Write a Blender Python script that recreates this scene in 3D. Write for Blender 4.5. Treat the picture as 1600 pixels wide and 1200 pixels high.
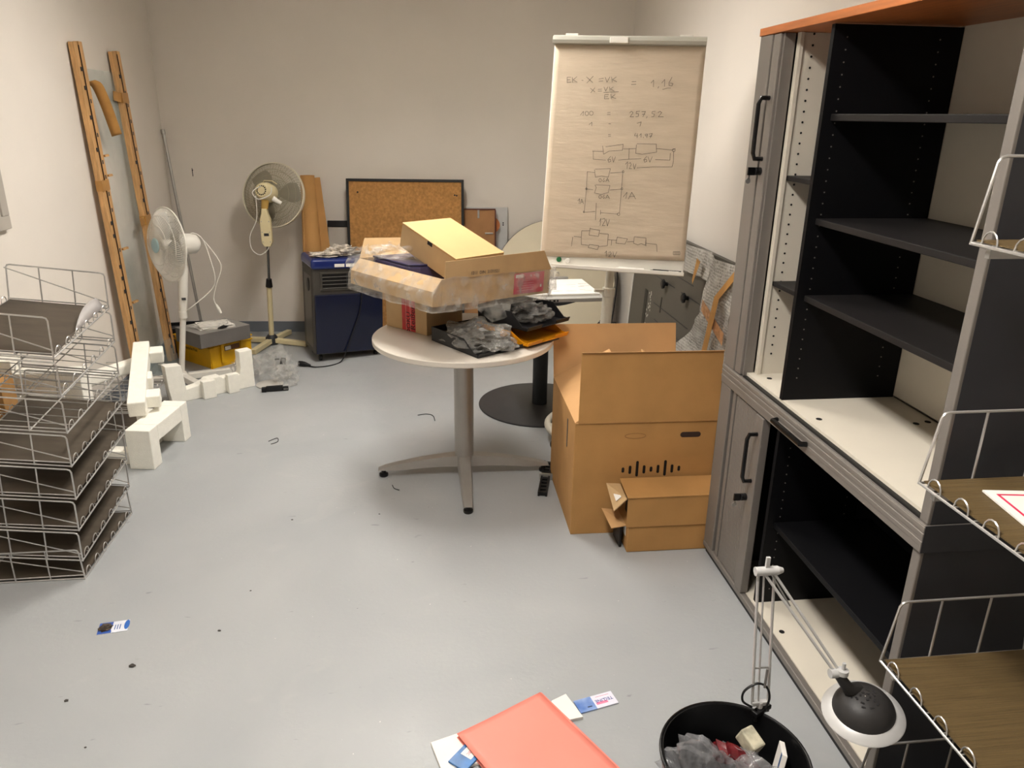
import bpy, math, random
from mathutils import Matrix, Vector, noise, Euler
for o in list(bpy.data.objects): bpy.data.objects.remove(o)
scene = bpy.context.scene
COL = scene.collection
R = math.radians

# ------------------------------------------------------------------ camera
F_PX = 1183.0
PITCH, ROLL, YAW, CAM_H = math.atan(420 / 1183.0), R(0.9), R(7.2), 1.70
fw = Vector((math.sin(YAW) * math.cos(PITCH), math.cos(YAW) * math.cos(PITCH), -math.sin(PITCH)))
rt = Vector((math.cos(YAW), -math.sin(YAW), 0))
up = rt.cross(fw)
r2 = rt * math.cos(ROLL) + up * math.sin(ROLL)
u2 = up * math.cos(ROLL) - rt * math.sin(ROLL)
cam_data = bpy.data.cameras.new('camera')
cam_data.sensor_fit = 'HORIZONTAL'; cam_data.sensor_width = 36.0
cam_data.lens = F_PX / 1600 * 36.0
cam_data.clip_start = 0.05
cam = bpy.data.objects.new('camera', cam_data)
cam.matrix_world = Matrix(((r2.x, u2.x, -fw.x, 0), (r2.y, u2.y, -fw.y, 0), (r2.z, u2.z, -fw.z, CAM_H), (0, 0, 0, 1)))
COL.objects.link(cam); scene.camera = cam

# ------------------------------------------------------------------ world, lights, exposure
world = bpy.data.worlds.new('room_world'); scene.world = world; world.use_nodes = True
world.node_tree.nodes['Background'].inputs[0].default_value = (1.0, 0.9, 0.8, 1)
world.node_tree.nodes['Background'].inputs[1].default_value = 0.02
vs = scene.view_settings
vs.view_transform = 'Standard'; vs.look = 'None'; vs.gamma = 1.0; vs.use_curve_mapping = False
vs.exposure = 0.45
ROOM_L, ROOM_R, ROOM_B, ROOM_F, ROOM_H = -1.88, 1.62, 6.2, -1.6, 2.9
LIGHT_COL = (1.0, 0.955, 0.90)
LAMPS = [(-0.10, 1.30, 0.30, 1.2, 56.0), (-0.10, 3.95, 0.30, 1.2, 54.0)]            # x, y, width, length, watts
for (lx, ly, lw, ll, pw) in LAMPS:
    ld = bpy.data.lights.new('ceiling_lamp_light', 'AREA'); ld.shape = 'RECTANGLE'
    ld.size = lw; ld.size_y = ll; ld.energy = pw; ld.color = LIGHT_COL; ld.spread = R(178)
    lo = bpy.data.objects.new('ceiling_lamp_light', ld); lo.location = (lx, ly, ROOM_H - 0.085)
    COL.objects.link(lo)

# ------------------------------------------------------------------ materials
def lin(c):
    return tuple(((v / 255) / 12.92 if v / 255 <= 0.04045 else ((v / 255 + 0.055) / 1.055) ** 2.4) for v in c)
MATS = {}
def mat(name, rgb, rough=0.6, metal=0.0, var=0.06, scale=8.0, bump=0.0, bscale=60.0, stretch=(1, 1, 1), spec=0.4, alpha=1.0, trans=0.0, rgb2=None, coat=0.0, detail=4):
    """Principled material with noise driven colour variation and fine relief."""
    if name in MATS: return MATS[name]
    m = bpy.data.materials.new(name); m.use_nodes = True; nt = m.node_tree; nd = nt.nodes; lk = nt.links
    b = nd['Principled BSDF']
    tc = nd.new('ShaderNodeTexCoord'); mp = nd.new('ShaderNodeMapping'); mp.inputs['Scale'].default_value = stretch
    lk.new(tc.outputs['Object'], mp.inputs['Vector'])
    nz = nd.new('ShaderNodeTexNoise'); nz.inputs['Scale'].default_value = scale; nz.inputs['Detail'].default_value = detail
    lk.new(mp.outputs[0], nz.inputs['Vector'])
    c = lin(rgb)
    c2 = lin(rgb2) if rgb2 else tuple(v * (1 - 2 * var) for v in c)
    c1 = c if rgb2 else tuple(min(1, v * (1 + var)) for v in c)
    rp = nd.new('ShaderNodeValToRGB'); rp.color_ramp.elements[0].position = 0.3; rp.color_ramp.elements[1].position = 0.7
    rp.color_ramp.elements[0].color = (*c2, 1); rp.color_ramp.elements[1].color = (*c1, 1)
    lk.new(nz.outputs['Fac'], rp.inputs['Fac']); lk.new(rp.outputs[0], b.inputs['Base Color'])
    b.inputs['Roughness'].default_value = rough; b.inputs['Metallic'].default_value = metal
    b.inputs['Specular IOR Level'].default_value = spec
    b.inputs['Coat Weight'].default_value = coat; b.inputs['Coat Roughness'].default_value = 0.1
    b.inputs['Transmission Weight'].default_value = trans
    b.inputs['Alpha'].default_value = alpha
    if bump > 0:
        n2 = nd.new('ShaderNodeTexNoise'); n2.inputs['Scale'].default_value = bscale; n2.inputs['Detail'].default_value = 3
        lk.new(mp.outputs[0], n2.inputs['Vector'])
        bp = nd.new('ShaderNodeBump'); bp.inputs['Strength'].default_value = bump; bp.inputs['Distance'].default_value = 0.01
        lk.new(n2.outputs['Fac'], bp.inputs['Height']); lk.new(bp.outputs[0], b.inputs['Normal'])
    MATS[name] = m
    return m
def film(name, rgb, clear=0.75, rough=0.15, bump=0.4, bscale=40, stretch=(1, 1, 1)):
    """Thin clear plastic film: mostly transparent, with crinkled gloss."""
    if name in MATS: return MATS[name]
    m = bpy.data.materials.new(name); m.use_nodes = True; nt = m.node_tree; nd = nt.nodes; lk = nt.links
    b = nd['Principled BSDF']; out = nd['Material Output']
    b.inputs['Base Color'].default_value = (*lin(rgb), 1); b.inputs['Roughness'].default_value = rough
    b.inputs['Specular IOR Level'].default_value = 0.8
    tr = nd.new('ShaderNodeBsdfTransparent'); mx = nd.new('ShaderNodeMixShader')
    tc = nd.new('ShaderNodeTexCoord'); mp = nd.new('ShaderNodeMapping'); mp.inputs['Scale'].default_value = stretch
    lk.new(tc.outputs['Object'], mp.inputs['Vector'])
    nz = nd.new('ShaderNodeTexNoise'); nz.inputs['Scale'].default_value = bscale; nz.inputs['Detail'].default_value = 5
    lk.new(mp.outputs[0], nz.inputs['Vector'])
    bp = nd.new('ShaderNodeBump'); bp.inputs['Strength'].default_value = bump; bp.inputs['Distance'].default_value = 0.02
    lk.new(nz.outputs['Fac'], bp.inputs['Height']); lk.new(bp.outputs[0], b.inputs['Normal'])
    mr = nd.new('ShaderNodeMapRange'); mr.inputs[1].default_value = 0.35; mr.inputs[2].default_value = 0.7
    mr.inputs[3].default_value = min(1, clear + 0.12); mr.inputs[4].default_value = max(0, clear - 0.25)
    lk.new(nz.outputs['Fac'], mr.inputs[0]); lk.new(mr.outputs[0], mx.inputs[0])
    lk.new(b.outputs[0], mx.inputs[1]); lk.new(tr.outputs[0], mx.inputs[2]); lk.new(mx.outputs[0], out.inputs[0])
    MATS[name] = m
    return m

# ------------------------------------------------------------------ mesh builder
class MB:
    def __init__(s, T=None): s.v = []; s.f = []; s.T = T or Matrix()
    def add(s, vs_, fs, T=None):
        o = len(s.v); M = s.T @ T if T is not None else s.T
        s.v += [tuple(M @ Vector(p)) for p in vs_]; s.f += [tuple(i + o for i in q) for q in fs]; return s
    def box(s, c, d, T=None):
        x, y, z = c; a, b, h = d[0] / 2, d[1] / 2, d[2] / 2
        return s.add([(x + i * a, y + j * b, z + k * h) for k in (-1, 1) for j in (-1, 1) for i in (-1, 1)],
                     [(0, 2, 3, 1), (4, 5, 7, 6), (0, 1, 5, 4), (2, 6, 7, 3), (0, 4, 6, 2), (1, 3, 7, 5)], T)
    def bx(s, x0, x1, y0, y1, z0, z1, T=None):
        return s.box(((x0 + x1) / 2, (y0 + y1) / 2, (z0 + z1) / 2), (x1 - x0, y1 - y0, z1 - z0), T)
    def bar(s, p, q, w, h, upv=(0, 0, 1)):
        p, q = Vector(p), Vector(q); d = (q - p); L = d.length; d.normalize()
        u = Vector(upv); sd = d.cross(u)
        if sd.length < 1e-4: sd = d.cross(Vector((1, 0, 0)))
        sd.normalize(); u = sd.cross(d)
        M = Matrix((( d.x, sd.x, u.x, (p.x + q.x) / 2), (d.y, sd.y, u.y, (p.y + q.y) / 2), (d.z, sd.z, u.z, (p.z + q.z) / 2), (0, 0, 0, 1)))
        return s.box((0, 0, 0), (L, w, h), M)
    def slab(s, a, b, c, d, t):
        """Quad a-b-c-d given a thickness t along its normal."""
        a, b, c, d = map(Vector, (a, b, c, d)); n = (b - a).cross(d - a).normalized() * t
        return s.add([a, b, c, d, a + n, b + n, c + n, d + n], [(3, 2, 1, 0), (4, 5, 6, 7), (0, 1, 5, 4), (1, 2, 6, 5), (2, 3, 7, 6), (3, 0, 4, 7)])
    def tube(s, pts, r, n=6, closed=False, T=None):
        P = [Vector(p) for p in pts]; m = len(P); rs = r if isinstance(r, (list, tuple)) else [r] * m
        tang = []
        for i in range(m):
            if closed: t = P[(i + 1) % m] - P[i - 1]
            else: t = P[min(i + 1, m - 1)] - P[max(i - 1, 0)]
            tang.append(t.normalized() if t.length > 1e-9 else Vector((0, 0, 1)))
        ref = Vector((0, 0, 1)) if abs(tang[0].z) < 0.9 else Vector((1, 0, 0))
        nrm = (ref - tang[0] * ref.dot(tang[0])).normalized()
        vs_, fs = [], []
        for i in range(m):
            nrm = (nrm - tang[i] * nrm.dot(tang[i]))
            nrm = nrm.normalized() if nrm.length > 1e-6 else tang[i].orthogonal().normalized()
            bn = tang[i].cross(nrm)
            for k in range(n):
                a = 2 * math.pi * k / n
                vs_.append(P[i] + (nrm * math.cos(a) + bn * math.sin(a)) * rs[i])
        for i in range(m if closed else m - 1):
            j = (i + 1) % m
            for k in range(n):
                k2 = (k + 1) % n
                fs.append((i * n + k, i * n + k2, j * n + k2, j * n + k))
        if not closed:
            fs.append(tuple(range(n - 1, -1, -1))); fs.append(tuple((m - 1) * n + k for k in range(n)))
        return s.add(vs_, fs, T)
    def lathe(s, prof, n=32, T=None, cap=True):
        vs_, fs = [], []; m = len(prof)
        for (r, z) in prof:
            for k in range(n):
                a = 2 * math.pi * k / n; vs_.append((r * math.cos(a), r * math.sin(a), z))
        for i in range(m - 1):
            for k in range(n):
                k2 = (k + 1) % n; fs.append((i * n + k, i * n + k2, (i + 1) * n + k2, (i + 1) * n + k))
        if cap:
            fs.append(tuple(range(n - 1, -1, -1))); fs.append(tuple((m - 1) * n + k for k in range(n)))
        return s.add(vs_, fs, T)
    def prism(s, poly, z0, z1, T=None):
        n = len(poly)
        vs_ = [(x, y, z0) for x, y in poly] + [(x, y, z1) for x, y in poly]
        fs = [tuple(range(n - 1, -1, -1)), tuple(range(n, 2 * n))] + [(i, (i + 1) % n, n + (i + 1) % n, n + i) for i in range(n)]
        return s.add(vs_, fs, T)
    def blob(s, c, rad, seed, amp=0.25, freq=3.0, sub=3, flat=None, T=None):
        """Crumpled lump: subdivided octahedron-like ball pushed about by ridged noise."""
        import bmesh
        bm = bmesh.new(); bmesh.ops.create_icosphere(bm, subdivisions=sub, radius=1.0)
        vs_ = []
        for v in bm.verts:
            p = v.co.copy(); q = p * freq + Vector((seed * 7.3, seed * 3.1, seed * 1.7))
            d = 1 + amp * (1.3 * noise.noise(q) + 0.45 * (1 - 2 * abs(noise.noise(q * 2.1))) - 0.25)
            w = Vector((p.x * rad[0] * d, p.y * rad[1] * d, p.z * rad[2] * d)) + Vector(c)
            if flat is not None and w.z < flat: w.z = flat
            vs_.append(w)
        fs = [tuple(v.index for v in f.verts) for f in bm.faces]; bm.free()
        return s.add(vs_, fs, T)
    def build(s, name, material, parent=None, smooth=False, bevel=0, seg=2, label=None):
        me = bpy.data.meshes.new(name); me.from_pydata(s.v, [], s.f); me.update()
        import bmesh
        bm = bmesh.new(); bm.from_mesh(me); bmesh.ops.recalc_face_normals(bm, faces=bm.faces); bm.to_mesh(me); bm.free()
        if smooth:
            me.polygons.foreach_set('use_smooth', [True] * len(me.polygons))
            try: me.set_sharp_from_angle(angle=R(40))
            except Exception: pass
        o = bpy.data.objects.new(name, me); COL.objects.link(o)
        for mm in (material if isinstance(material, (list, tuple)) else [material]): me.materials.append(mm)
        if parent: o.parent = parent
        if bevel:
            b = o.modifiers.new('edge', 'BEVEL'); b.width = bevel; b.segments = seg; b.limit_method = 'ANGLE'; b.angle_limit = R(40)
        if label: o['label'] = label
        return o
def tag(o, label=None, cat=None, group=None, kind=None):
    if label: o['label'] = label
    if cat: o['category'] = cat
    if group: o['group'] = group
    if kind: o['kind'] = kind
    return o
def thing(name, loc, label, cat, group=None, rot=(0, 0, 0)):
    e = bpy.data.objects.new(name, None); e.location = loc; e.rotation_euler = rot; e.empty_display_size = 0.05
    COL.objects.link(e); return tag(e, label, cat, group)
def copy_tree(o, parent=None):
    c = o.copy(); COL.objects.link(c); c.parent = parent
    for ch in list(o.children): copy_tree(ch, c)
    return c
def TR(loc, rot=(0, 0, 0)): return Matrix.Translation(loc) @ Euler(rot).to_matrix().to_4x4()
def AX(loc, zdir, xhint=(0, 0, 1)):
    """Frame at loc whose local Z points along zdir."""
    z = Vector(zdir).normalized(); x = Vector(xhint); x = x - z * x.dot(z)
    if x.length < 1e-4: x = z.orthogonal()
    x.normalize(); y = z.cross(x)
    return Matrix(((x.x, y.x, z.x, loc[0]), (x.y, y.y, z.y, loc[1]), (x.z, y.z, z.z, loc[2]), (0, 0, 0, 1)))
def text(name, body, size, T, material, parent, extrude=0.0003, align='CENTER', xs=1.0):
    cu = bpy.data.curves.new('txt', 'FONT'); cu.body = body; cu.size = size; cu.align_x = align; cu.align_y = 'CENTER'; cu.extrude = extrude; cu.resolution_u = 3
    t = bpy.data.objects.new('txt', cu); COL.objects.link(t)
    dg = bpy.context.evaluated_depsgraph_get(); me = bpy.data.meshes.new_from_object(t.evaluated_get(dg))
    bpy.data.objects.remove(t); me.transform(T @ Matrix.Diagonal((xs, 1, 1, 1)))
    me.materials.clear(); me.materials.append(material); me.name = name
    o = bpy.data.objects.new(name, me); COL.objects.link(o); o.parent = parent
    return o
def smooth_path(pts, k=6):
    """Catmull-Rom through the points."""
    P = [Vector(p) for p in pts]; out = []
    for i in range(len(P) - 1):
        a, b, c, d = P[max(i - 1, 0)], P[i], P[i + 1], P[min(i + 2, len(P) - 1)]
        for j in range(k):
            t = j / k
            out.append(0.5 * ((2 * b) + (c - a) * t + (2 * a - 5 * b + 4 * c - d) * t * t + (3 * b - a - 3 * c + d) * t ** 3))
    out.append(P[-1]); return out

M_WALL = mat('wall_paint', (228, 221, 211), 0.85, var=0.015, scale=2.0, bump=0.08, bscale=180)
M_CEIL = mat('ceiling_paint', (232, 226, 216), 0.9, var=0.01, scale=2)
M_SKIRT = mat('skirting_grey', (112, 118, 126), 0.6, var=0.04)
M_PINE = mat('pine_wood', (208, 162, 108), 0.6, var=0.14, scale=14, stretch=(6, 6, 0.6), bump=0.1, bscale=40)
M_KRAFT = mat('kraft_tape', (180, 132, 70), 0.35, var=0.06, scale=20)
M_CARD = mat('cardboard', (180, 135, 80), 0.8, var=0.06, scale=6, bump=0.05, bscale=90)
M_CARD_IN = mat('cardboard_inside', (200, 156, 106), 0.85, var=0.05, scale=6)
M_CARD_PALE = mat('cardboard_pale', (192, 164, 112), 0.75, var=0.03, scale=5)
M_CARD_TAN = mat('cardboard_tan', (194, 162, 118), 0.8, var=0.05, scale=7)
M_CHROME = mat('chrome_wire', (205, 203, 200), 0.28, 0.7, var=0.05, scale=30)
M_STEEL = mat('satin_steel', (172, 170, 166), 0.38, 0.7, var=0.05, scale=20)
M_ALU = mat('silver_lacquer', (172, 168, 162), 0.4, 0.6, var=0.03, scale=10)
M_BLACK = mat('black_plastic', (18, 18, 19), 0.45, var=0.1, scale=20)
M_BLACKG = mat('black_gloss', (14, 14, 15), 0.25, var=0.1, scale=20)
M_DKGREY = mat('dark_grey_metal', (52, 52, 54), 0.5, var=0.06, scale=12)
M_WHITE = mat('white_plastic', (228, 224, 216), 0.4, var=0.02, scale=10)
M_FOAM = mat('white_foam', (250, 247, 236), 0.85, var=0.02, scale=30, bump=0.25, bscale=220)
M_PAPER = mat('white_paper', (238, 234, 226), 0.8, var=0.02, scale=10)
M_FILM = film('clear_film', (225, 222, 215), 0.82, 0.12, 0.5, 18)
M_BAG = film('clear_bag', (222, 220, 214), 0.92, 0.07, 0.8, 16)
M_GLASS = film('pane_glass', (205, 222, 218), 0.95, 0.03, 0.0, 2)
M_INK = mat('pencil_ink', (98, 92, 84), 0.8, var=0.2, scale=60)
M_INKB = mat('black_ink', (24, 22, 22), 0.7, var=0.1, scale=60)

# ------------------------------------------------------------------ the room
def floor_material():
    m = bpy.data.materials.new('painted_floor'); m.use_nodes = True; nt = m.node_tree; nd = nt.nodes; lk = nt.links
    b = nd['Principled BSDF']; tc = nd.new('ShaderNodeTexCoord')
    def nz(scale, detail=5, dist=0.0, st=(1, 1, 1)):
        mp = nd.new('ShaderNodeMapping'); mp.inputs['Scale'].default_value = st; lk.new(tc.outputs['Object'], mp.inputs[0])
        n = nd.new('ShaderNodeTexNoise'); n.inputs['Scale'].default_value = scale; n.inputs['Detail'].default_value = detail; n.inputs['Distortion'].default_value = dist
        lk.new(mp.outputs[0], n.inputs['Vector']); return n
    def ramp(src, p0, p1, c0, c1):
        r = nd.new('ShaderNodeValToRGB'); r.color_ramp.elements[0].position = p0; r.color_ramp.elements[1].position = p1
        r.color_ramp.elements[0].color = (*c0, 1); r.color_ramp.elements[1].color = (*c1, 1); lk.new(src.outputs[0], r.inputs[0]); return r
    base = ramp(nz(1.2, 6, 0.6), 0.3, 0.72, lin((158, 161, 162)), lin((170, 172, 172)))
    def over(prev, fac, colr):
        mx = nd.new('ShaderNodeMix'); mx.data_type = 'RGBA'; lk.new(fac.outputs[0], mx.inputs[0]); lk.new(prev, mx.inputs[6]); mx.inputs[7].default_value = (*lin(colr), 1); return mx.outputs[2]
    c = over(base.outputs[0], ramp(nz(3.0, 8, 1.2), 0.60, 0.80, (0, 0, 0), (0.22,) * 3), (196, 194, 188))      # pale scuffs
    c = over(c, ramp(nz(11.0, 3, 0.3, (1, 2.4, 1)), 0.71, 0.76, (0, 0, 0), (0.55,) * 3), (120, 122, 124))         # dark marks
    c = over(c, ramp(nz(42.0, 2), 0.79, 0.81, (0, 0, 0), (0.7,) * 3), (94, 94, 94))                          # grit
    c = over(c, ramp(nz(55.0, 2, 0, (1.3, 1, 1)), 0.76, 0.78, (0, 0, 0), (0.9,) * 3), (214, 212, 206))           # paint flecks
    lk.new(c, b.inputs['Base Color'])
    rr = ramp(nz(5, 4), 0.3, 0.7, (0.36,) * 3, (0.50,) * 3); lk.new(rr.outputs[0], b.inputs['Roughness'])
    b.inputs['Specular IOR Level'].default_value = 0.35
    bp = nd.new('ShaderNodeBump'); bp.inputs['Strength'].default_value = 0.06; bp.inputs['Distance'].default_value = 0.01
    lk.new(nz(60, 3).outputs[0], bp.inputs['Height']); lk.new(bp.outputs[0], b.inputs['Normal'])
    return m
def struct(name, mb, m, parent=None, **k): return tag(mb.build(name, m, parent, **k), kind='structure')
YBL, YBR = 6.24, 5.98                                # the back wall runs slightly askew
struct('floor', MB().bx(ROOM_L - .1, ROOM_R + .1, ROOM_F - .1, 6.5, -.1, 0), floor_material())
struct('ceiling', MB().bx(ROOM_L - .1, ROOM_R + .1, ROOM_F - .1, 6.5, ROOM_H, ROOM_H + .1), M_CEIL)
struct('wall_left', MB().bx(ROOM_L - .1, ROOM_L, ROOM_F - .1, 6.5, 0, ROOM_H), M_WALL)
struct('wall_right', MB().bx(ROOM_R, ROOM_R + .1, ROOM_F - .1, 6.5, 0, ROOM_H), M_WALL)
struct('wall_front', MB().bx(ROOM_L, ROOM_R, ROOM_F - .1, ROOM_F, 0, ROOM_H), M_WALL)
def wall_y(x): return YBL + (YBR - YBL) * (x - ROOM_L) / (ROOM_R - ROOM_L)
struct('wall_back', MB().prism([(ROOM_L, YBL), (ROOM_R, YBR), (ROOM_R, YBR + .1), (ROOM_L, YBL + .1)], 0, ROOM_H), M_WALL)
struct('baseboard_back', MB().prism([(ROOM_L, YBL - .012), (ROOM_R, YBR - .012), (ROOM_R, YBR), (ROOM_L, YBL)], 0, .085), M_SKIRT)
struct('baseboard_right', MB().bx(ROOM_R - .012, ROOM_R, 2.64, YBR - .012, 0, .085), M_SKIRT)
struct('baseboard_left', MB().bx(ROOM_L, ROOM_L + .012, ROOM_F, YBL - .012, 0, .085), M_SKIRT)
# window in the left wall: only its lower far corner shows
M_WFR = mat('window_frame_grey', (176, 170, 160), 0.5, var=0.02)
wn = MB(); wx = ROOM_L
for (a, b, c, d) in ((2.62, 3.775, 1.175, 1.235), (2.62, 3.775, 2.235, 2.30), (2.62, 2.685, 1.235, 2.235), (3.715, 3.775, 1.235, 2.235)): wn.bx(wx, wx + .028, a, b, c, d)
win = struct('window_1', wn, M_WFR, bevel=.004)
struct('window_pane', MB().bx(wx + .002, wx + .008, 2.685, 3.715, 1.235, 2.235), mat('window_night_pane', (150, 146, 138), 0.12, var=0.03), win)
wb = MB()
for (a, b, c, d) in ((2.685, 3.715, 1.235, 1.252), (3.698, 3.715, 1.252, 2.235)): wb.bx(wx + .008, wx + .02, a, b, c, d)
struct('glazing_bead', wb, M_WFR, win)
# ceiling luminaire that lights the room
for (lx, ly, lw, ll, pw) in LAMPS:
    t = thing('ceiling_lamp', (lx, ly, ROOM_H), 'long white ceiling lamp %s' % ('above the open foreground floor' if ly < 2 else 'above the round white table'), 'lamp')
    h = MB()
    for sx in (-1, 1): h.bx(sx * (lw / 2 + .02) - .012, sx * (lw / 2 + .02) + .012, -ll / 2 - .03, ll / 2 + .03, -.07, 0)
    for sy in (-1, 1): h.bx(-lw / 2, lw / 2, sy * (ll / 2 + .02) - .01, sy * (ll / 2 + .02) + .01, -.07, 0)
    h.build('housing', M_WHITE, t)
    for k in range(13): MB().bx(-lw / 2 - .007, lw / 2 + .007, -ll / 2 + ll * k / 12 - .001, -ll / 2 + ll * k / 12 + .001, -.140, -.088).build('louvre_blade', M_WHITE, t)
    for sx in (-1, 1): MB().bx(sx * (lw / 2 + .02) - .012, sx * (lw / 2 + .02) + .012, -ll / 2 - .03, ll / 2 + .03, -.092, -.0701).build('louvre_rail', M_WHITE, t)
    em = bpy.data.materials.new('lamp_diffuser'); em.use_nodes = True
    pb = em.node_tree.nodes['Principled BSDF']; pb.inputs['Emission Color'].default_value = (*LIGHT_COL, 1); pb.inputs['Emission Strength'].default_value = 2.0
    MB().bx(-lw / 2, lw / 2, -ll / 2, ll / 2, -.03, -.01).build('diffuser', em, t)

# ------------------------------------------------------------------ tambour cabinets along the right wall
XF, XBK = 1.145, 1.575
CY0, CY1 = 1.41, 2.63
M_CGREY = mat('cabinet_grey', (128, 122, 116), 0.45, 0.25, var=0.02, scale=6)
M_CSIDE = mat('cabinet_anthracite', (50, 51, 56), 0.5, var=0.03, scale=6)
M_CIN = mat('cabinet_white_board', (222, 214, 198), 0.5, var=0.015, scale=6)
M_CBLK = mat('cabinet_black_and_shade', (9, 9, 12), 0.55, var=0.05, scale=6, spec=0.2)  # black divider boards; also paints shade onto the lower inner wall and shelf
M_CSHELF = mat('cabinet_shelf_grey', (30, 28, 28), 0.5, var=0.05, scale=9, spec=0.25)
M_CHERRY = mat('cherry_board', (190, 114, 62), 0.4, var=0.10, scale=9, stretch=(8, 0.6, 8))
def handle(parent, x, y, z0, z1, r=.0075, off=.035):
    p = [(x, y, z0), (x - off * .8, y, z0), (x - off, y, z0 + .018), (x - off, y, z1 - .018), (x - off * .8, y, z1), (x, y, z1)]
    MB().tube(p, r, 8).build('handle', M_BLACKG, parent, smooth=True, label='black bow handle')
def lock(parent, x, y, z):
    l = MB().lathe([(.013, 0), (.013, .02), (.009, .022)], 14, AX((x, y, z), (-1, 0, 0)))
    l.box((x - .033, y, z), (.024, .008, .026))
    k = l.build('lock', M_BLACKG, parent, bevel=.001)
    kk = MB().lathe([(.009, 0), (.009, .002)], 12, AX((x - .038, y + .004, z - .032), (0, 1, 0))); kk.box((x - .036, y + .005, z - .018), (.005, .002, .018))
    kk.build('key', M_STEEL, k)
def holes(name, pts, r, m, parent, axis=(0, -1, 0)):
    h = MB()
    for p in pts: h.lathe([(r, 0), (r, .0012)], 8, AX(p, axis))
    return h.build(name, m, parent)
M_HOLE = mat('drilled_hole', (20, 18, 17), 0.8); M_PIN = mat('pin_socket', (140, 136, 130), 0.4, 0.5)
UZ0, UZ1 = .822, 1.957
up_c = thing('tambour_cabinet', (0, 0, 0), 'tall grey upper tambour cabinet with open front and dark shelves', 'cabinet')
b = MB(); b.bx(XF, XF + .02, CY1 - .09, CY1, UZ0, UZ1); b.bx(XF + .02, XBK, CY1 - .02, CY1, UZ0, UZ1); b.build('side_panel', M_CGREY, up_c, bevel=.003)
b = MB(); b.bx(XF + .012, XBK, CY0, CY0 + .02, UZ0, UZ1); b.build('side_panel', M_CSIDE, up_c, bevel=.001)
MB().bx(XF + .004, XF + .035, CY0 + .0005, CY0 + .030, UZ0, UZ1).build('front_stile', M_CGREY, up_c, bevel=.003, label='light grey front edge')
MB().bx(XBK - .02, XBK, CY0 + .02, CY1 - .02, UZ0 + .02, UZ1).build('back_panel', M_CIN, up_c)
MB().bx(XF + .022, XBK - .02, CY0 + .02, CY1 - .02, UZ0, UZ0 + .014).build('bottom_board', M_CIN, up_c, label='white bottom board')
MB().bx(XF + .006, XF + .022, CY0 + .03, 2.465, UZ0, UZ0 + .004).build('door_track', M_BLACK, up_c)
iw = MB().bx(XF + .06, XBK - .02, 2.452, 2.468, UZ0 + .014, UZ1 - .001).build('inner_wall', M_CIN, up_c, label='white inner side wall with peg holes')
MB().bx(XF + .05, XF + .062, 2.446, 2.468, UZ0 + .014, UZ1 - .001).build('edge_strip', M_CIN, up_c)
holes('peg_holes', [(XF + .095, 2.452, UZ0 + .09 + k * .0325) for k in range(33)], .0036, M_HOLE, iw)
dv = MB().bx(XF + .02, XBK - .022, 2.188, 2.206, UZ0 + .014, UZ1 - .004).build('divider', M_CBLK, up_c, label='black upright divider board')
holes('peg_holes', [(x, 2.188, UZ0 + .09 + k * .0325) for k in range(32) for x in (XF + .06, XBK - .09)], .0022, M_PIN, dv)
for z in (1.698, 1.402, 1.166): MB().bx(XF + .045, XBK - .022, CY0 + .031, 2.188, z, z + .019).build('shelf', M_CSHELF, up_c, bevel=.002)
for z in (1.510, 1.158): MB().bx(XF + .065, XBK - .022, 2.206, 2.452, z, z + .016).build('shelf', M_CSHELF, up_c, bevel=.002)
MB().bx(XF + .024, XF + .030, 2.485, 2.56, UZ0 + .003, UZ1 - .002).build('slot_shade_strip', M_BLACK, up_c)  # black strip painting the shade in the gap beside the door
dr = MB().bx(XF + .001, XF + .022, 2.482, 2.531, UZ0 + .003, UZ1 - .002).build('tambour_door', M_CGREY, up_c, bevel=.003, label='retracted grey tambour door edge')
MB().bx(XF + .010, XF + .045, 2.470, 2.4815, UZ0 + .003, UZ1 - .002).build('door_edge', M_CGREY, up_c)
handle(dr, XF + .001, 2.51, 1.575, 1.765); lock(dr, XF + .001, 2.512, 1.535)
holes('screw_caps', [(XF + .075, 2.40, UZ0 + .014), (XF + .06, 2.02, UZ0 + .014), (XBK - .09, 1.96, UZ0 + .014), (XBK - .045, 1.97, UZ0 + .014)], .0095, M_HOLE, up_c, (0, 0, 1))
top = MB().bx(XF - .004, ROOM_R - .02, CY0 - .005, CY1 + .003, UZ1, UZ1 + .024).build('cabinet_top', M_CHERRY, bevel=.002)
tag(top, 'reddish cherry wood board lying on the upper cabinet', 'board')

lo_c = thing('tambour_cabinet', (0, 0, 0), 'low grey tambour cabinet on the floor, carrying the upper one', 'cabinet')
LZ0, LZ1 = .03, .748
MB().bx(XF + .012, XBK, CY0 + .01, CY1 - .005, 0, LZ0).build('plinth', M_BLACK, lo_c)
MB().bx(XF - .002, XF + .02, CY0, CY1, LZ0, LZ0 + .022).build('bottom_rail', M_CGREY, lo_c, bevel=.003)
MB().bx(XF + .02, XBK - .02, CY0 + .02, CY1 - .02, LZ0, LZ0 + .024).build('bottom_board', M_CIN, lo_c, label='white bottom board')
b = MB(); b.bx(XF, XF + .02, CY1 - .09, CY1, LZ0 + .022, LZ1); b.bx(XF + .02, XBK, CY1 - .02, CY1, LZ0, LZ1); b.build('side_panel', M_CGREY, lo_c, bevel=.003)
MB().bx(XF + .022, XF + .030, 2.475, 2.56, LZ0 + .024, LZ1).build('slot_shade_strip', M_BLACK, lo_c)  # black backing strip that keeps the door gaps in shade
MB().bx(XF + .004, XF + .018, 2.498, 2.522, LZ0 + .022, LZ1).build('door_guide', M_CGREY, lo_c, bevel=.002)
MB().bx(XF + .012, XBK, CY0, CY0 + .02, LZ0, LZ1).build('side_panel', M_CSIDE, lo_c, bevel=.001)
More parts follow.
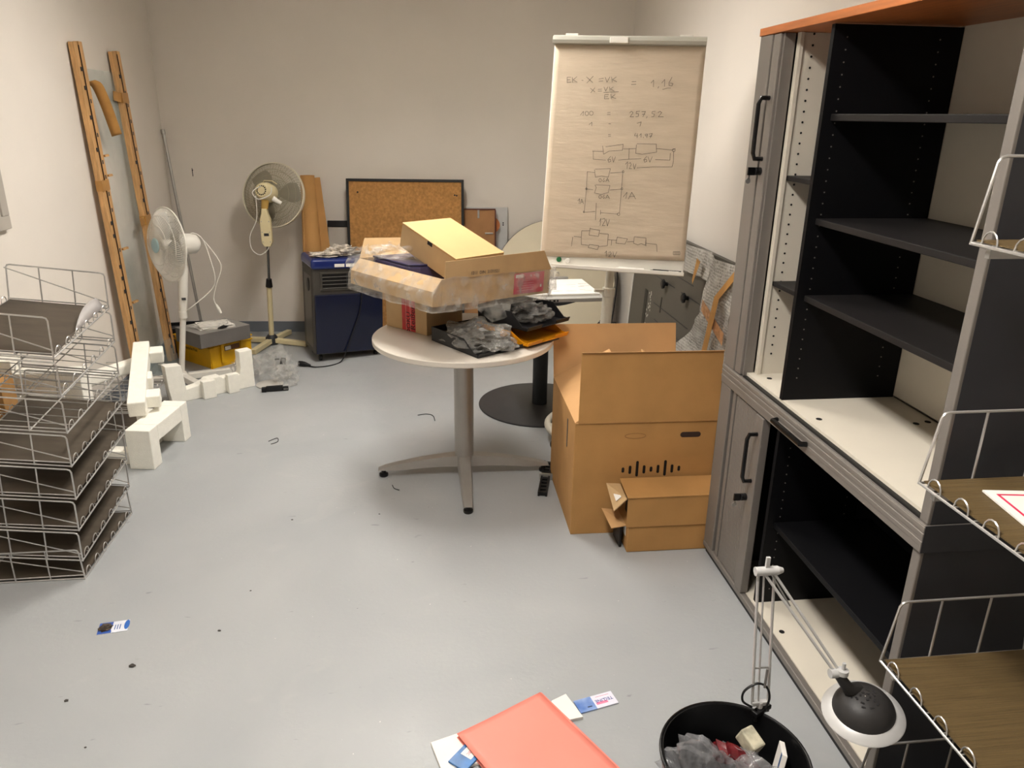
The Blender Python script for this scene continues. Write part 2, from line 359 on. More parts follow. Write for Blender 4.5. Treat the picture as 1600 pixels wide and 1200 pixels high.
MB().bx(XF + .004, XF + .035, CY0 + .0005, CY0 + .030, LZ0 + .022, LZ1).build('front_stile', M_CGREY, lo_c, bevel=.003, label='light grey front edge')
MB().bx(XBK - .02, XBK, CY0 + .02, CY1 - .02, LZ0 + .024, LZ1).build('back_panel', M_CBLK, lo_c)
MB().bx(XF + .06, XBK - .02, 2.452, 2.468, LZ0 + .024, LZ1).build('inner_wall', M_CBLK, lo_c)  # black stands for the shade inside the lower cabinet
dv = MB().bx(XF + .03, XBK - .075, 2.188, 2.206, LZ0 + .024, LZ1).build('divider', M_CBLK, lo_c, label='black upright divider board')
holes('peg_holes', [(x, 2.188, LZ0 + .08 + k * .0325) for k in range(19) for x in (XF + .075, XBK - .12)], .0022, M_PIN, dv)
MB().bx(XF + .055, XBK - .022, CY0 + .031, 2.188, .362, .381).build('shelf', M_CBLK, lo_c, bevel=.002)  # shelf coloured black because it lies in shade
d = MB()
for k in range(15): d.bx(XF + .004, XF + .016, 2.305 + k * .0122, 2.305 + k * .0122 + .0110, LZ0 + .024, LZ1 - .004)
td = d.build('tambour_door', M_CGREY, lo_c, bevel=.002, seg=1, label='ribbed grey tambour door pushed open')
MB().bx(XF - .004, XF + .026, 2.248, 2.3035, LZ0 + .024, LZ1 - .004).build('door_rail', M_CGREY, td, bevel=.003)
handle(td, XF - .004, 2.276, .50, .678); lock(td, XF - .004, 2.30, .425)
holes('screw_caps', [(XF + .05, 2.02, LZ0 + .0245), (XF + .05, 1.60, LZ0 + .0245)], .0095, M_HOLE, lo_c, (0, 0, 1))
fr = MB(); fr.bx(XF - .002, XBK, CY0 - .002, CY1 + .001, .75, .8215)
for z in (.768, .789, .806): fr.bx(XF - .0035, XF + .01, CY0 - .0035, CY1 + .0015, z, z + .012)
pt_ = fr.build('pull_out_frame', [M_CGREY], lo_c, bevel=.001, seg=1, label='grooved grey pull-out frame between the two cabinets')
MB().bx(XF - .0015, XBK - .001, CY0 - .0045, CY0 - .0036, .7505, .8213).build('end_cap', M_CSIDE, pt_)
MB().tube([(XF - .004, 2.155, .782), (XF - .022, 2.15, .782), (XF - .022, 1.962, .782), (XF - .004, 1.957, .782)], .0085, 8).build('pull_handle', M_BLACKG, pt_, smooth=True)

# ------------------------------------------------------------------ wire trays
M_SHEET = mat('brown_black_sheet', (80, 71, 60), 0.5, var=0.12, scale=7, stretch=(1, 4, 1))
M_CORR = mat('corrugated_brown_sheet', (100, 82, 52), 0.5, var=0.16, scale=60, stretch=(0.12, 6, 1), bump=0.3, bscale=60)
TW, TD = .372, .51
def tray(name, label, group, sheet=None, sheet_mat=None, TH=.128, inset=.006, diag=True):
    t = thing(name, (0, 0, 0), label, 'tray', group)
    b = MB(); r = .0027
    b.tube([(0, 0, r), (0, TD, r), (-TW, TD, r), (-TW, 0, r)], .0034, 6, True)
    for k in range(1, 9): b.tube([(0, TD * k / 9, r * 2.1), (-TW, TD * k / 9, r * 2.1)], .0017, 5)
    for k in (1, 2): b.tube([(-TW * k / 3, 0, r * .9), (-TW * k / 3, TD, r * .9)], .0026, 5)
    b.build('base_grid', M_CHROME, t, smooth=True)
    for y in (0, TD):
        s = MB()
        n_ = inset; s.tube([(0, y, 0), (-n_ * .92, y, TH - .012), (-n_ - .004, y, TH - .003), (-n_ - .014, y, TH), (-TW + n_ + .014, y, TH), (-TW + n_ + .004, y, TH - .003), (-TW + n_ * .92, y, TH - .012), (-TW, y, 0)], .0032, 6)
        for k in (1, 2): s.tube([(-TW * k / 3, y, 0), (-TW * k / 3, y, TH)], .0028, 6)
        yy = y + (.004 if y == 0 else -.004)
        if diag:
            s.tube([(-.006, yy, .016), (-.001, yy, .022), (-.006, yy, .030), (-TW, yy, TH * .92)], .0024, 5)
            s.tube([(-.006, yy, .016), (-TW, yy, .012)], .0024, 5)
        s.build('side_frame', M_CHROME, t, smooth=True)
    for x, s_ in ((0, 1), (-TW, -1)):
        lp = MB().tube([(x, -.021, .002)] + [(x - s_ * .003, -.020 * math.cos(a), .008 + .023 * math.sin(a)) for a in [math.pi * q / 7 for q in range(8)]] + [(x, .021, .002)], .0019, 5).build('hook_loop', M_CHROME, t, smooth=True)
        lp.location.y = .045
        for k in range(1, 6):
            c = lp.copy(); COL.objects.link(c); c.parent = t; c.location.y = .045 + k * .084
    if sheet == 'flat':
        MB().bx(-TW + .006, -.006, .006, TD - .006, .0078, .0105).build('sheet', sheet_mat, t, label='thin brown liner sheet')
    elif sheet == 'curl':
        g = MB(); nx, ny = 20, 14; vs_, fs = [], []
        for j in range(ny + 1):
            for i in range(nx + 1):
                u, v = i / nx, j / ny; x = -TW + .008 + u * (TW - .012); y = .008 + v * (TD - .016)
                z = .009 + .012 * max(0, (u - .8) / .2) ** 2 * max(0, (v - .35) / .65)
                vs_.append((x - .02 * max(0, (u - .72) / .28) * v, y, z))
        fs = [(j * (nx + 1) + i, j * (nx + 1) + i + 1, (j + 1) * (nx + 1) + i + 1, (j + 1) * (nx + 1) + i) for j in range(ny) for i in range(nx)]
        cc = MB(); pv = []
        for j in range(7):
            v = .45 + .52 * j / 6; w_ = .055 * math.sin(math.pi * min(1, j / 6 * .62 + .05)) ; pv += [(-.012, v * TD, .014), (-.012 - w_ * .55, v * TD, .014 + w_ * .75)]
        cc.add(pv, [(2 * i, 2 * i + 1, 2 * i + 3, 2 * i + 2) for i in range(6)]); co = cc.build('curled_corner', mat('sheet_pale_back', (176, 172, 170), 0.5), t, smooth=True, label='pale underside of the curled sheet'); md = co.modifiers.new('thick', 'SOLIDIFY'); md.thickness = .0012
        g.add(vs_, fs); o = g.build('sheet', sheet_mat, t, smooth=True, label='dark liner sheet curling up at one corner')
        md = o.modifiers.new('thick', 'SOLIDIFY'); md.thickness = .0015
    return t
NEAR = [(-1.300, .000), (-1.296, .079), (-1.288, .209), (-1.277, .340), (-1.270, .472), (-1.262, .604), (-1.257, .745), (-1.258, .884)]
WORD = ['lowest', 'second from the bottom', 'third from the bottom', 'fourth from the bottom', 'fifth from the bottom', 'sixth from the bottom, bare wire', 'bare chrome wire tray just under the topmost one', 'topmost']
protos = {}
for i, (x, z) in enumerate(NEAR):
    kind = None if i in (5, 6) else ('curl' if i == 7 else 'flat')
    if kind in protos: t = copy_tree(protos[kind])
    else: t = tray('wire_tray', 'x', None, kind, M_SHEET, TH=.150 if kind == 'curl' else .128); protos[kind] = t
    t.location = (x, 2.66, z + .001)
    t.rotation_euler = (0, 0, 0) if i == 0 else (R(5.6), R(6.4), 0)
    lab = {6: 'bare chrome wire tray just under the topmost one in the left stack', 7: 'topmost chrome wire tray of the left stack, dark sheet curling at its corner', 5: 'bare chrome wire tray, third from the top of the left stack'}.get(i, 'chrome wire tray with dark sheet, %s of the left stack' % WORD[i])
    tag(t, lab, 'tray', 'wire trays stacked at the left wall')
for i in range(2):
    t = copy_tree(protos['flat'] if i == 0 else protos[None]); t.location = (-1.555, 4.08, .001 + i * .133); t.rotation_euler = (0, 0, 0)
    tag(t, ['lower wire tray behind the foam parts, dark sheet inside', 'upper bare wire tray behind the foam parts'][i], 'tray', 'wire trays behind the foam parts')
RZ = [1.477, .962, .493, .072]
RW = ['topmost', 'waist-high', 'knee-high', 'lowest']
rp_ = tray('wire_tray', 'x', None, 'flat', M_CORR, TH=.165, inset=.022, diag=False)
for i, z in enumerate(RZ):
    t = rp_ if i == 0 else copy_tree(rp_)
    t.location = (1.06, 1.352, z); t.rotation_euler = (0, 0, math.pi)
    tag(t, '%s chrome wire tray with brown corrugated sheet beside the cabinet' % RW[i], 'tray', 'wire trays on the rack at the right')
rk = thing('tray_rack', (1.50, 1.09, 0), 'chrome upright rack carrying the wire trays beside the cabinet', 'rack')
for y in (-.225, .225): MB().bx(-.015, .015, y - .012, y + .012, 0, 1.72).build('upright', M_STEEL, rk)
for z in RZ:
    for y in (-.225, .225): MB().bx(-.43, -.015, y - .006, y + .006, z - .02, z - .001).build('bracket', M_STEEL, rk)
for y in (-.23, .23): MB().bx(-.2, .06, y - .02, y + .02, 0, .03).build('foot', M_STEEL, rk)
sg = thing('warning_sign', (1.155, 1.285, .974), 'white sign with red border and blue figure on the waist-high tray', 'sign', rot=(0, 0, R(-8)))
MB().bx(0, .24, -.20, 0, 0, .004).build('board', M_PAPER, sg)
rb = MB()
for (a, b_, c, d_) in ((.018, .222, -.023, -.018), (.018, .222, -.182, -.177), (.018, .023, -.177, -.023), (.217, .222, -.177, -.023)): rb.bx(a, b_, c, d_, .004, .0046)
rb.build('border', mat('sign_red', (214, 44, 84), 0.5), sg)
rb = MB()
for (a, b_, c, d_) in ((.07, .15, -.058, -.050), (.08, .15, -.072, -.064), (.10, .13, -.13, -.044)): rb.bx(a, b_, c, d_, .004, .0045)
rb.build('figure', mat('sign_blue', (34, 44, 132), 0.5), sg)

STROKES = [[-2606,3492,-2791,3488,-2773,3246,-2589,3270],[-2782,3372,-2639,3385],[-2545,3493,-2505,3252],[-2322,3527,-2495,3378,-2292,3276],[-2084,3368,-2012,3360],[-1872,3527,-1546,3273],[-1549,3562,-1829,3248],[-1276,3443,-1056,3476],[-1267,3337,-1066,3361],[-979,3526,-880,3307,-759,3550],[-679,3551,-638,3313],[-458,3556,-628,3428,-418,3337],[282,3352,480,3366],[273,3228,491,3242],[1179,3315,1285,3450,1304,3146],[1549,3171,1517,3094],[1672,3326,1794,3489,1814,3177],[2117,3591,2003,3352,2016,3220,2154,3213,2183,3318,2044,3334],[1739,3042,1949,3104,2106,3108],[-1647,3020,-1409,2852],[-1425,3045,-1610,2808],[-1277,2971,-1096,2994],[-1270,2894,-1089,2908],[-1003,3093,-906,2902,-821,3097],[-741,3099,-704,2907],[-559,3103,-692,3004,-503,2922],[-1002,2842,-299,2888],[-751,2752,-933,2747,-937,2554,-715,2569],[-925,2651,-784,2664],[-652,2774,-613,2562],[-449,2759,-600,2640,-393,2587],[-2020,1783,-1890,1963,-1894,1757],[-1636,1873,-1647,1815,-1685,1778,-1736,1777,-1780,1811,-1800,1868,-1789,1926,-1751,1962,-1700,1964,-1656,1929,-1636,1873],[-1412,1889,-1425,1831,-1468,1794,-1525,1793,-1574,1827,-1596,1884,-1583,1941,-1540,1978,-1483,1980,-1434,1946,-1412,1889],[-743,1938,-602,1952],[-745,1850,-593,1855],[308,1949,381,2029,467,1973,344,1776,524,1781],[781,2040,622,2026,610,1939,732,1923,723,1807,604,1784],[863,2023,1041,2038,944,1794],[893,1908,1032,1922],[1142,1819,1109,1741],[1497,2061,1359,2047,1347,1960,1470,1925,1441,1819,1342,1806],[1621,2007,1715,2067,1799,2012,1659,1816,1897,1823],[-1574,1365,-1439,1477,-1436,1310],[-638,1434,-536,1427],[691,1496,886,1560,844,1364],[-616,935,-495,949],[-609,856,-488,870],[672,1047,622,929,783,934],[754,1031,762,836],[861,956,934,1037,940,862],[1049,885,1052,846],[1216,1027,1118,1004,1144,937,1232,959,1226,1027,1212,852],[1296,1030,1453,1055,1372,857],[1325,933,1444,947],[-1310,149,-816,148],[-837,404,-764,21,-511,179,117,243,133,519,-691,370],[152,303,415,313,736,345],[760,523,756,130,1062,93,1733,217,1678,586,777,562],[1717,382,2439,341,2590,415],[2588,337,2579,297,2547,271,2504,269,2467,293,2450,332,2459,372,2491,398,2534,400,2571,377,2588,337],[-1269,150,-1238,-227,-639,-242],[-409,-54,-538,-218,-487,-335,-388,-292,-417,-193,-516,-237],[-346,-72,-262,-326,-183,-65],[-26,-217,478,-157],[433,334,457,-158,1040,-105],[1291,13,1165,-149,1216,-265,1313,-222,1284,-125,1187,-168],[1353,-4,1457,-255,1553,4],[1706,-127,2385,-119,2374,193],[316,-401,407,-279,415,-596],[475,-355,552,-312,600,-390,517,-591,638,-586],[677,-347,761,-601,821,-361],[877,-536,1618,-465,2515,-428,2551,-191,2523,296],[-1480,-817,-1125,-842],[-1137,-702,-1066,-1060,-761,-986,-448,-1032,-380,-630,-1097,-680],[-363,-828,226,-763],[-765,-1187,-773,-1234,-802,-1265,-840,-1266,-873,-1239,-889,-1192,-881,-1145,-852,-1114,-814,-1113,-781,-1140,-765,-1187],[-630,-1080,-702,-1204,-635,-1261,-600,-1179],[-553,-1257,-486,-1074,-388,-1250],[-538,-1186,-415,-1181],[-1480,-817,-1457,-1612,-1472,-2731],[224,-743,237,-1581,232,-2691],[-1519,-1625,-1142,-1647],[-1056,-1421,-984,-1539,-1046,-1804,-710,-1849,-386,-1752,-333,-1408,-1015,-1419],[-315,-1628,215,-1562],[-699,-1969,-707,-2017,-736,-2048,-774,-2050,-808,-2022,-824,-1976,-816,-1928,-787,-1897,-749,-1895,-715,-1923,-699,-1969],[-563,-1862,-636,-1987,-569,-2044,-534,-1961],[-486,-2040,-419,-1855,-301,-2030],[-471,-1968,-327,-1961],[-1829,-2209,-1753,-2103,-1754,-2348],[-1692,-2345,-1647,-2118,-1545,-2337],[-1688,-2263,-1573,-2257],[349,-1918,513,-1689,479,-1992],[603,-2005,737,-1678,949,-1988],[634,-1893,896,-1850],[-1513,-2744,-953,-2673],[-924,-2265,-899,-3079],[-688,-2598,-671,-2801],[-678,-2720,174,-2735],[257,-2740,248,-2777,219,-2800,181,-2802,148,-2782,134,-2747,142,-2711,171,-2687,209,-2685,242,-2706,257,-2740],[295,-1539,290,-1568,271,-1587,245,-1589,223,-1571,213,-1542,218,-1513,237,-1494,262,-1492,284,-1510,295,-1539],[-1425,-1620,-1429,-1650,-1443,-1669,-1462,-1670,-1479,-1653,-1488,-1623,-1484,-1594,-1470,-1574,-1451,-1574,-1434,-1591,-1425,-1620],[285,-740,280,-770,261,-789,236,-790,214,-773,204,-744,209,-714,228,-695,253,-694,275,-712,285,-740],[-1462,-2721,-1466,-2745,-1481,-2760,-1500,-2761,-1517,-2748,-1525,-2724,-1521,-2700,-1506,-2684,-1487,-2683,-1470,-2697,-1462,-2721],[-705,-3150,-635,-2982,-648,-3331],[-570,-3020,-469,-2973,-419,-3073,-544,-3325,-399,-3317],[-383,-3009,-293,-3331,-216,-3020],[-1884,-3918,-1523,-3938],[-1523,-3938,-1526,-3628,-1149,-3606],[-1119,-3460,-1153,-3812,-688,-3847,-650,-3557,-1116,-3501],[-638,-3700,-219,-3716],[-1523,-3938,-1495,-4288,-1155,-4309],[-1095,-4264,-1147,-4412,-677,-4487,-630,-4297,-1095,-4264],[-626,-4339,-213,-4272,-219,-3716],[-196,-3982,200,-3979],[-28,-3993,-28,-4240],[228,-3833,191,-4123,629,-4138,730,-3885,228,-3833],[723,-4029,1049,-3989],[1049,-3764,1036,-4072,1249,-4140,1407,-4069,1618,-4138,1607,-3792,1049,-3764],[1610,-3833,1643,-4178],[1629,-4035,2143,-4065,2197,-4409],[-1945,-3963,-1974,-4401],[-308,-4629,-234,-4521,-232,-4790],[-122,-4597,-43,-4550,6,-4630,-105,-4803,20,-4795],[82,-4542,167,-4806,269,-4531],[2965,-4360,3267,-4341],[2979,-4502,3281,-4482],[2965,-4360,2979,-4502],[3046,-4355,3060,-4496],[3116,-4350,3130,-4492],[3187,-4346,3201,-4487],[3267,-4341,3281,-4482]]

# ------------------------------------------------------------------ flip chart
FC = Vector((.971, 3.702, 1.524)); FB = Vector((.955, 3.80, 0))
FT = Matrix.Translation(FC - FB) @ Matrix.Rotation(-.324, 4, 'Z') @ Matrix.Rotation(-.166, 4, 'X') @ Matrix.Rotation(.015, 4, 'Y')
fc = thing('flip_chart', FB, 'flip chart on a wheeled stand showing hand-drawn circuit sketches', 'flip chart')
M_FCW = mat('flipchart_board', (226, 222, 212), 0.35, var=0.015)
M_FCP = mat('flipchart_paper', (196, 180, 158), 0.85, var=0.035, scale=5, stretch=(1, 1, 5), bump=0.12, bscale=14)
M_FCS = mat('flipchart_stand', (214, 208, 192), 0.4, var=0.02)
MB(FT).bx(-.353, .353, 0, .018, -.537, .52).build('board', M_FCW, fc, bevel=.004)
g = MB(FT); nx, nz = 28, 40; vs_, fs = [], []
for j in range(nz + 1):
    for i in range(nx + 1):
        u, v = i / nx, j / nz; x = -.348 + u * .70; z = .505 + v * (-.487 + .021 * (u - .5) - .505)
        w = .0022 * noise.noise((x * 3, z * 14, 1.3)) + .0015 * noise.noise((x * 9, z * 22, 4.3)) + .004 * v * v * noise.noise((x * 5, 0, 9))
        vs_.append((x, -.006 - abs(w), z))
fs = [(j * (nx + 1) + i, j * (nx + 1) + i + 1, (j + 1) * (nx + 1) + i + 1, (j + 1) * (nx + 1) + i) for j in range(nz) for i in range(nx)]
g.add(vs_, fs); pad = g.build('paper_pad', M_FCP, fc, smooth=True, label='beige sheet with pencil formulas and circuit diagrams')
md = pad.modifiers.new('thick', 'SOLIDIFY'); md.thickness = .002; md.offset = -1 
ink = MB(FT)
for s in STROKES:
    P = [(s[i] / 1e4, s[i + 1] / 1e4) for i in range(0, len(s), 2)]
    for (a, b_), (c, d_) in zip(P, P[1:]):
        L = math.hypot(c - a, d_ - b_)
        if L < 1e-5: continue
        tx, tz = (c - a) / L, (d_ - b_) / L; w = .00105
        a, b_, c, d_ = a - tx * w * .5, b_ - tz * w * .5, c + tx * w * .5, d_ + tz * w * .5
        ink.add([(a - tz * w, -.0125, b_ + tx * w), (a + tz * w, -.0125, b_ - tx * w), (c + tz * w, -.0125, d_ - tx * w), (c - tz * w, -.0125, d_ + tx * w)], [(0, 1, 2, 3)])
ink.build('handwriting', M_INK, pad)
cl = MB(FT); cl.prism([(-.030, .497), (-.036, .512), (-.032, .528), (-.015, .537), (.022, .537), (.022, .50), (-.006, .497)], -.357, .353, Matrix(((0, 0, 1, 0), (1, 0, 0, 0), (0, 1, 0, 0), (0, 0, 0, 1))))
clo = cl.build('clamp_bar', mat('clamp_bar_grey', (176, 174, 162), 0.35, var=0.02), fc, bevel=.002)
MB(FT).bx(-.088, -.002, -.040, -.028, .499, .526).build('clamp_tab', M_FCW, clo, bevel=.003)
for x in (-.27, .26): MB(FT).bx(x - .03, x + .03, -.012, .02, .536, .546).build('hook_slide', M_FCW, clo, bevel=.002)
MB(FT).bx(-.345, .356, -.042, 0, -.550, -.538).bx(-.345, .356, -.045, -.040, -.548, -.530).build('pen_tray', M_FCW, fc, bevel=.002)
for (x, z, r, m_, l_) in ((-.256, -.509, .0125, mat('magnet_green', (24, 92, 52), 0.4), 'green round magnet'), (-.212, -.513, .0125, M_WHITE, 'white round magnet')):
    MB(FT).lathe([(r, 0), (r, .005), (r * .8, .008)], 20, AX((x, -.0005, z), (0, -1, 0))).build('magnet', m_, fc, smooth=True, label=l_)
def marker(x0, x1, m_, lab):
    t = thing('marker', FB, lab, 'marker'); y, z, r = -.022, -.5315, .0065
    MB(FT).tube([(x0 + .05, y, z), (x1, y, z)], r, 10).build('barrel', m_, t, smooth=True)
    MB(FT).tube([(x0, y, z), (x0 + .012, y, z), (x0 + .014, y, z), (x0 + .052, y, z)], [.003, .004, r * 1.08, r * 1.08], 10).build('cap', m_, t, smooth=True)
    MB(FT).bx(x1 - .06, x1 - .012, y - r - .0006, y - r + .001, z - .003, z + .003).build('label_band', M_PAPER, t)
marker(.195, .343, M_BLACKG, 'black board marker lying at the right end of the flip chart tray')
marker(.03, .165, M_WHITE, 'white board marker lying in the flip chart tray')
b = MB(); b.tube([(.03, -.03, 1.16), (.02, -.02, .85)], .022, 16); b.tube([(.025, .0, 1.15), (.02, .015, 1.0)], .018, 8)
b.build('upper_tube', M_FCS, fc, smooth=True)
b = MB(); b.tube([(.02, -.02, .845), (0, 0, .06)], .029, 16); b.build('lower_tube', M_FCS, fc, smooth=True)
b = MB(); b.tube([(.0205, -.02, .865), (.0195, -.02, .82)], .033, 16); b.bar((-.01, -.03, .85), (-.06, -.045, .855), .016, .016); b.build('clamp_collar', M_FCS, fc, bevel=.003)
MB().tube([(.27 * math.cos(a), .27 * math.sin(a), .085) for a in [2 * math.pi * k / 40 for k in range(40)]], .019, 10, True).build('base_ring', M_FCS, fc, smooth=True)
MB().bar((-.26, 0, .085), (.26, 0, .085), .05, .025).bar((0, -.26, .085), (0, .26, .085), .05, .025).build('base_cross', M_FCS, fc, bevel=.006)
for a in (205, 335, 295, 25):
    cx, cy = .268 * math.cos(R(a)), .268 * math.sin(R(a))
    c = MB(); 
    for s_ in (-.013, .013): c.lathe([(.027, -.009), (.031, -.004), (.031, .004), (.027, .009)], 18, AX((cx + s_ * math.cos(R(60)), cy + s_ * math.sin(R(60)), .031), (math.cos(R(60)), math.sin(R(60)), 0)))
    c.tube([(cx, cy, .05), (cx, cy, .075)], .008, 8)
    c.build('caster', M_BLACK, fc, smooth=True)
MB().tube(smooth_path([(.05, .03, 1.05), (.085, .06, .9), (.075, .07, .7), (.05, .06, .55), (.03, .04, .50)]), .004, 6).build('cable', M_DKGREY, fc, smooth=True)

# ------------------------------------------------------------------ round white table with star foot
TX, TY, TZ, TRAD = .20, 3.44, .72, .425
tb = thing('round_table', (TX, TY, 0), 'round white table with silver column on a four-arm foot', 'table')
MB().lathe([(TRAD - .004, TZ - .026), (TRAD, TZ - .022), (TRAD, TZ - .003), (TRAD - .003, TZ)], 96).build('table_top', mat('table_top_white', (216, 208, 196), 0.35, var=0.015), tb, smooth=True)
MB().lathe([(.047, .075), (.047, TZ - .026)], 32).build('column', M_ALU, tb, smooth=True)
MB().box((0, 0, TZ - .03), (.34, .34, .008)).build('top_plate', M_ALU, tb)
for k, a in enumerate((-91, -1, 89, 179)):
    T = Matrix.Rotation(R(a), 4, 'Z'); l = MB(T); n = 12; vs_ = []
    for i in range(n + 1):
        u = i / n; x = .02 + u * .405; zt = .108 - .062 * u ** 1.6; zb = max(.038 - .0 * u, zt - (.055 - .03 * u)); w = .036 - .014 * u
        if i == n: zt -= .006
        vs_ += [(x, -w, zb), (x, w, zb), (x, w * .8, zt), (x, -w * .8, zt)]
    fs = [tuple(4 * i + q for q in (0, 1)) + (4 * i + 5, 4 * i + 4) for i in range(n)]
    for i in range(n):
        for q in range(4): 
            if q: fs.append((4 * i + q, 4 * i + (q + 1) % 4, 4 * i + 4 + (q + 1) % 4, 4 * i + 4 + q))
    fs += [(3, 2, 1, 0), (4 * n, 4 * n + 1, 4 * n + 2, 4 * n + 3)]
    l.add(vs_, fs); lg = l.build('foot_arm', M_ALU, tb, smooth=True)
    MB(T).lathe([(.02, 0), (.022, .004), (.022, .014), (.012, .018), (.010, .032)], 18, TR((.40, 0, 0))).build('glide', M_BLACK, lg, smooth=True)

def place_box(name, p, label, cat, m, h=None, B=None): pass
# cardboard box with red tape standing on the table
sb = thing('cardboard_box', (.029, 3.437, TZ), 'small cardboard box sealed with red printed tape on the round table', 'box', rot=(0, 0, .764))
MB().bx(0, .245, 0, .278, 0, .203).build('carton', M_CARD_TAN, sb, bevel=.003)
M_RED = mat('red_tape', (196, 44, 48), 0.4, var=0.12, scale=40)
M_REDP = mat('red_tape_print', (218, 150, 140), 0.5)
tp = MB().bx(-.0008, 0, .075, .165, .003, .200).build('red_tape', M_RED, sb)
MB().bx(-.0012, -.0006, .106, .109, .003, .200).bx(-.0012, -.0006, .135, .138, .003, .200).build('tape_stripe', M_REDP, tp)
TF = Matrix(((0, 0, -1, -.001), (0, -1, 0, 0), (1, 0, 0, 0), (0, 0, 0, 1)))
TF = Matrix(((0, 0, -1, -.0012), (0, 1, 0, 0), (1, 0, 0, 0), (0, 0, 0, 1)))
def tape_T(y, z, flip=1):
    # text running upwards on the x = 0 face
    return Matrix(((0, 0, -1, -.001), (0, 1, 0, y), (1, 0, 0, z), (0, 0, 0, 1)))
text('tape_print', 'Reißer', .044, tape_T(.090, .070), M_INKB, tp)
text('tape_print', 'DOKU', .038, tape_T(.121, .040), M_INKB, tp)

# shallow open carton wrapped in clear film, lying on the small box
bc = thing('open_carton', (.089, 3.123, .937), 'wide shallow open carton wrapped in clear film on the round table', 'box', rot=(.008, .061, .665))
A_, B_, H_ = .673, .60, .115; th = .006
for nm, q in (('carton_side', (0, A_, 0, th, 0, H_)), ('carton_side', (0, th, th, B_, 0, H_)), ('carton_side', (A_ - th, A_, th, B_, 0, H_)), ('carton_side', (th, A_ - th, B_ - th, B_, 0, H_))):
    MB().bx(*q).build(nm, M_CARD_TAN, bc, bevel=.001)
MB().bx(th, A_ - th, th, B_ - th, 0, th).build('carton_bottom', M_CARD_TAN, bc)
MB().slab((.01, -.002, H_), (A_ + .0, -.002, H_), (A_ - .055, .003, H_ + .090), (.015, .003, H_ + .072), .005).build('flap', M_CARD_TAN, bc, label='raised front flap with printed code')
MB().slab((0, B_, H_), (A_, B_, H_), (A_ - .03, B_ + .06, H_ + .07), (.06, B_ + .05, H_ + .085), .005).build('flap', M_CARD_TAN, bc)
MB().prism([(0, H_), (-.048, H_ - .050), (-.048, .002), (-.0005, .0), (-.0005, H_)], 0, B_, Matrix(((1, 0, 0, 0), (0, 0, 1, 0), (0, 1, 0, 0), (0, 0, 0, 1)))).build('folded_flap', M_CARD_TAN, bc, bevel=.004, label='side flap folded down outside')
text('printed_code', '1211  DIN  317/1521', .020, Matrix(((1, 0, 0, .24), (0, 0, -1, -.0078), (0, 1, 0, H_ + .016), (0, 0, 0, 1))), M_INK, bc)
lb = MB().bx(.43, .63, -.0012, 0, .012, .108).build('red_label', mat('red_label_paper', (206, 62, 72), 0.4, var=0.15, scale=20, rgb2=(190, 86, 110)), bc)
MB().bx(.438, .49, -.0018, -.0010, .088, .103).build('label_field', M_PAPER, lb)
MB().bx(.606, .616, -.0018, -.0010, .035, .048).build('label_mark', M_PAPER, lb)
for k in range(5): MB().bx(.45 + .01 * (k % 2), .56, -.0018, -.0010, .026 + k * .011, .0285 + k * .011).build('label_line', mat('label_line_pink', (228, 150, 160), 0.5), lb)
# film skin: a loose skirt round the four sides and under the bottom
def skirt(A, B, z0, z1, off, seed, amp, n=40, rows=8):
    vs_, fs = [], []; per = 2 * (A + B)
    for j in range(rows + 1):
        v = j / rows; z = z0 + (z1 - z0) * v
        for i in range(4 * n):
            side, u = i // n, (i % n) / n
            x, y = [(u * A, 0), (A, u * B), (A - u * A, B), (0, B - u * B)][side]
            nx, ny = [(0, -1), (1, 0), (0, 1), (-1, 0)][side]
            ex = .046 * (1 if v < .55 else max(0, 1 - (v - .55) / .40)) if side == 3 or i == 0 else 0
            if i % n == 0: nx, ny = [(-.7, -.7), (.7, -.7), (.7, .7), (-.7, .7)][side]
            w = off + (amp if side != 3 else amp * .6) * (0.5 + noise.noise((x * 9 + seed, y * 9, z * 16))) + amp * .7 * abs(noise.noise((x * 22, y * 22 + seed, z * 30)))
            zz = z + (1 if v == 1 else 0) * .012 * noise.noise((x * 7 + 3, y * 7, seed)) - (1 if v == 0 else 0) * .02 * abs(noise.noise((x * 6, y * 6 + 2, seed)))
            vs_.append((x + nx * w - ex, y + ny * w, zz))
    N = 4 * n
    for j in range(rows):
        for i in range(N): fs.append((j * N + i, j * N + (i + 1) % N, (j + 1) * N + (i + 1) % N, (j + 1) * N + i))
    fs.append(tuple(range(N - 1, -1, -1)))
    return MB().add(vs_, fs)
skirt(A_, B_, -.022, H_ + .004, .006, 2.0, .016).build('film_wrap', M_FILM, bc, smooth=True, label='loose clear plastic film round the carton')
MB().blob((-.01, B_ - .02, H_ + .0), (.06, .07, .06), 5, .4, 2.5, 3).build('film_bunch', M_BAG, bc, smooth=True, label='bunched up clear film at the corner')
MB().blob((A_ + .01, .02, H_ - .05), (.03, .05, .07), 8, .4, 2.5, 3).build('film_bunch', M_FILM, bc, smooth=True)
ff = MB().slab((.18, -.015, -.02), (.40, -.02, -.02), (.36, -.05, -.075), (.25, -.055, -.085), .001).build('film_tail', M_BAG, bc)
BCM = TR((.089, 3.123, .937), (.008, .061, .665))
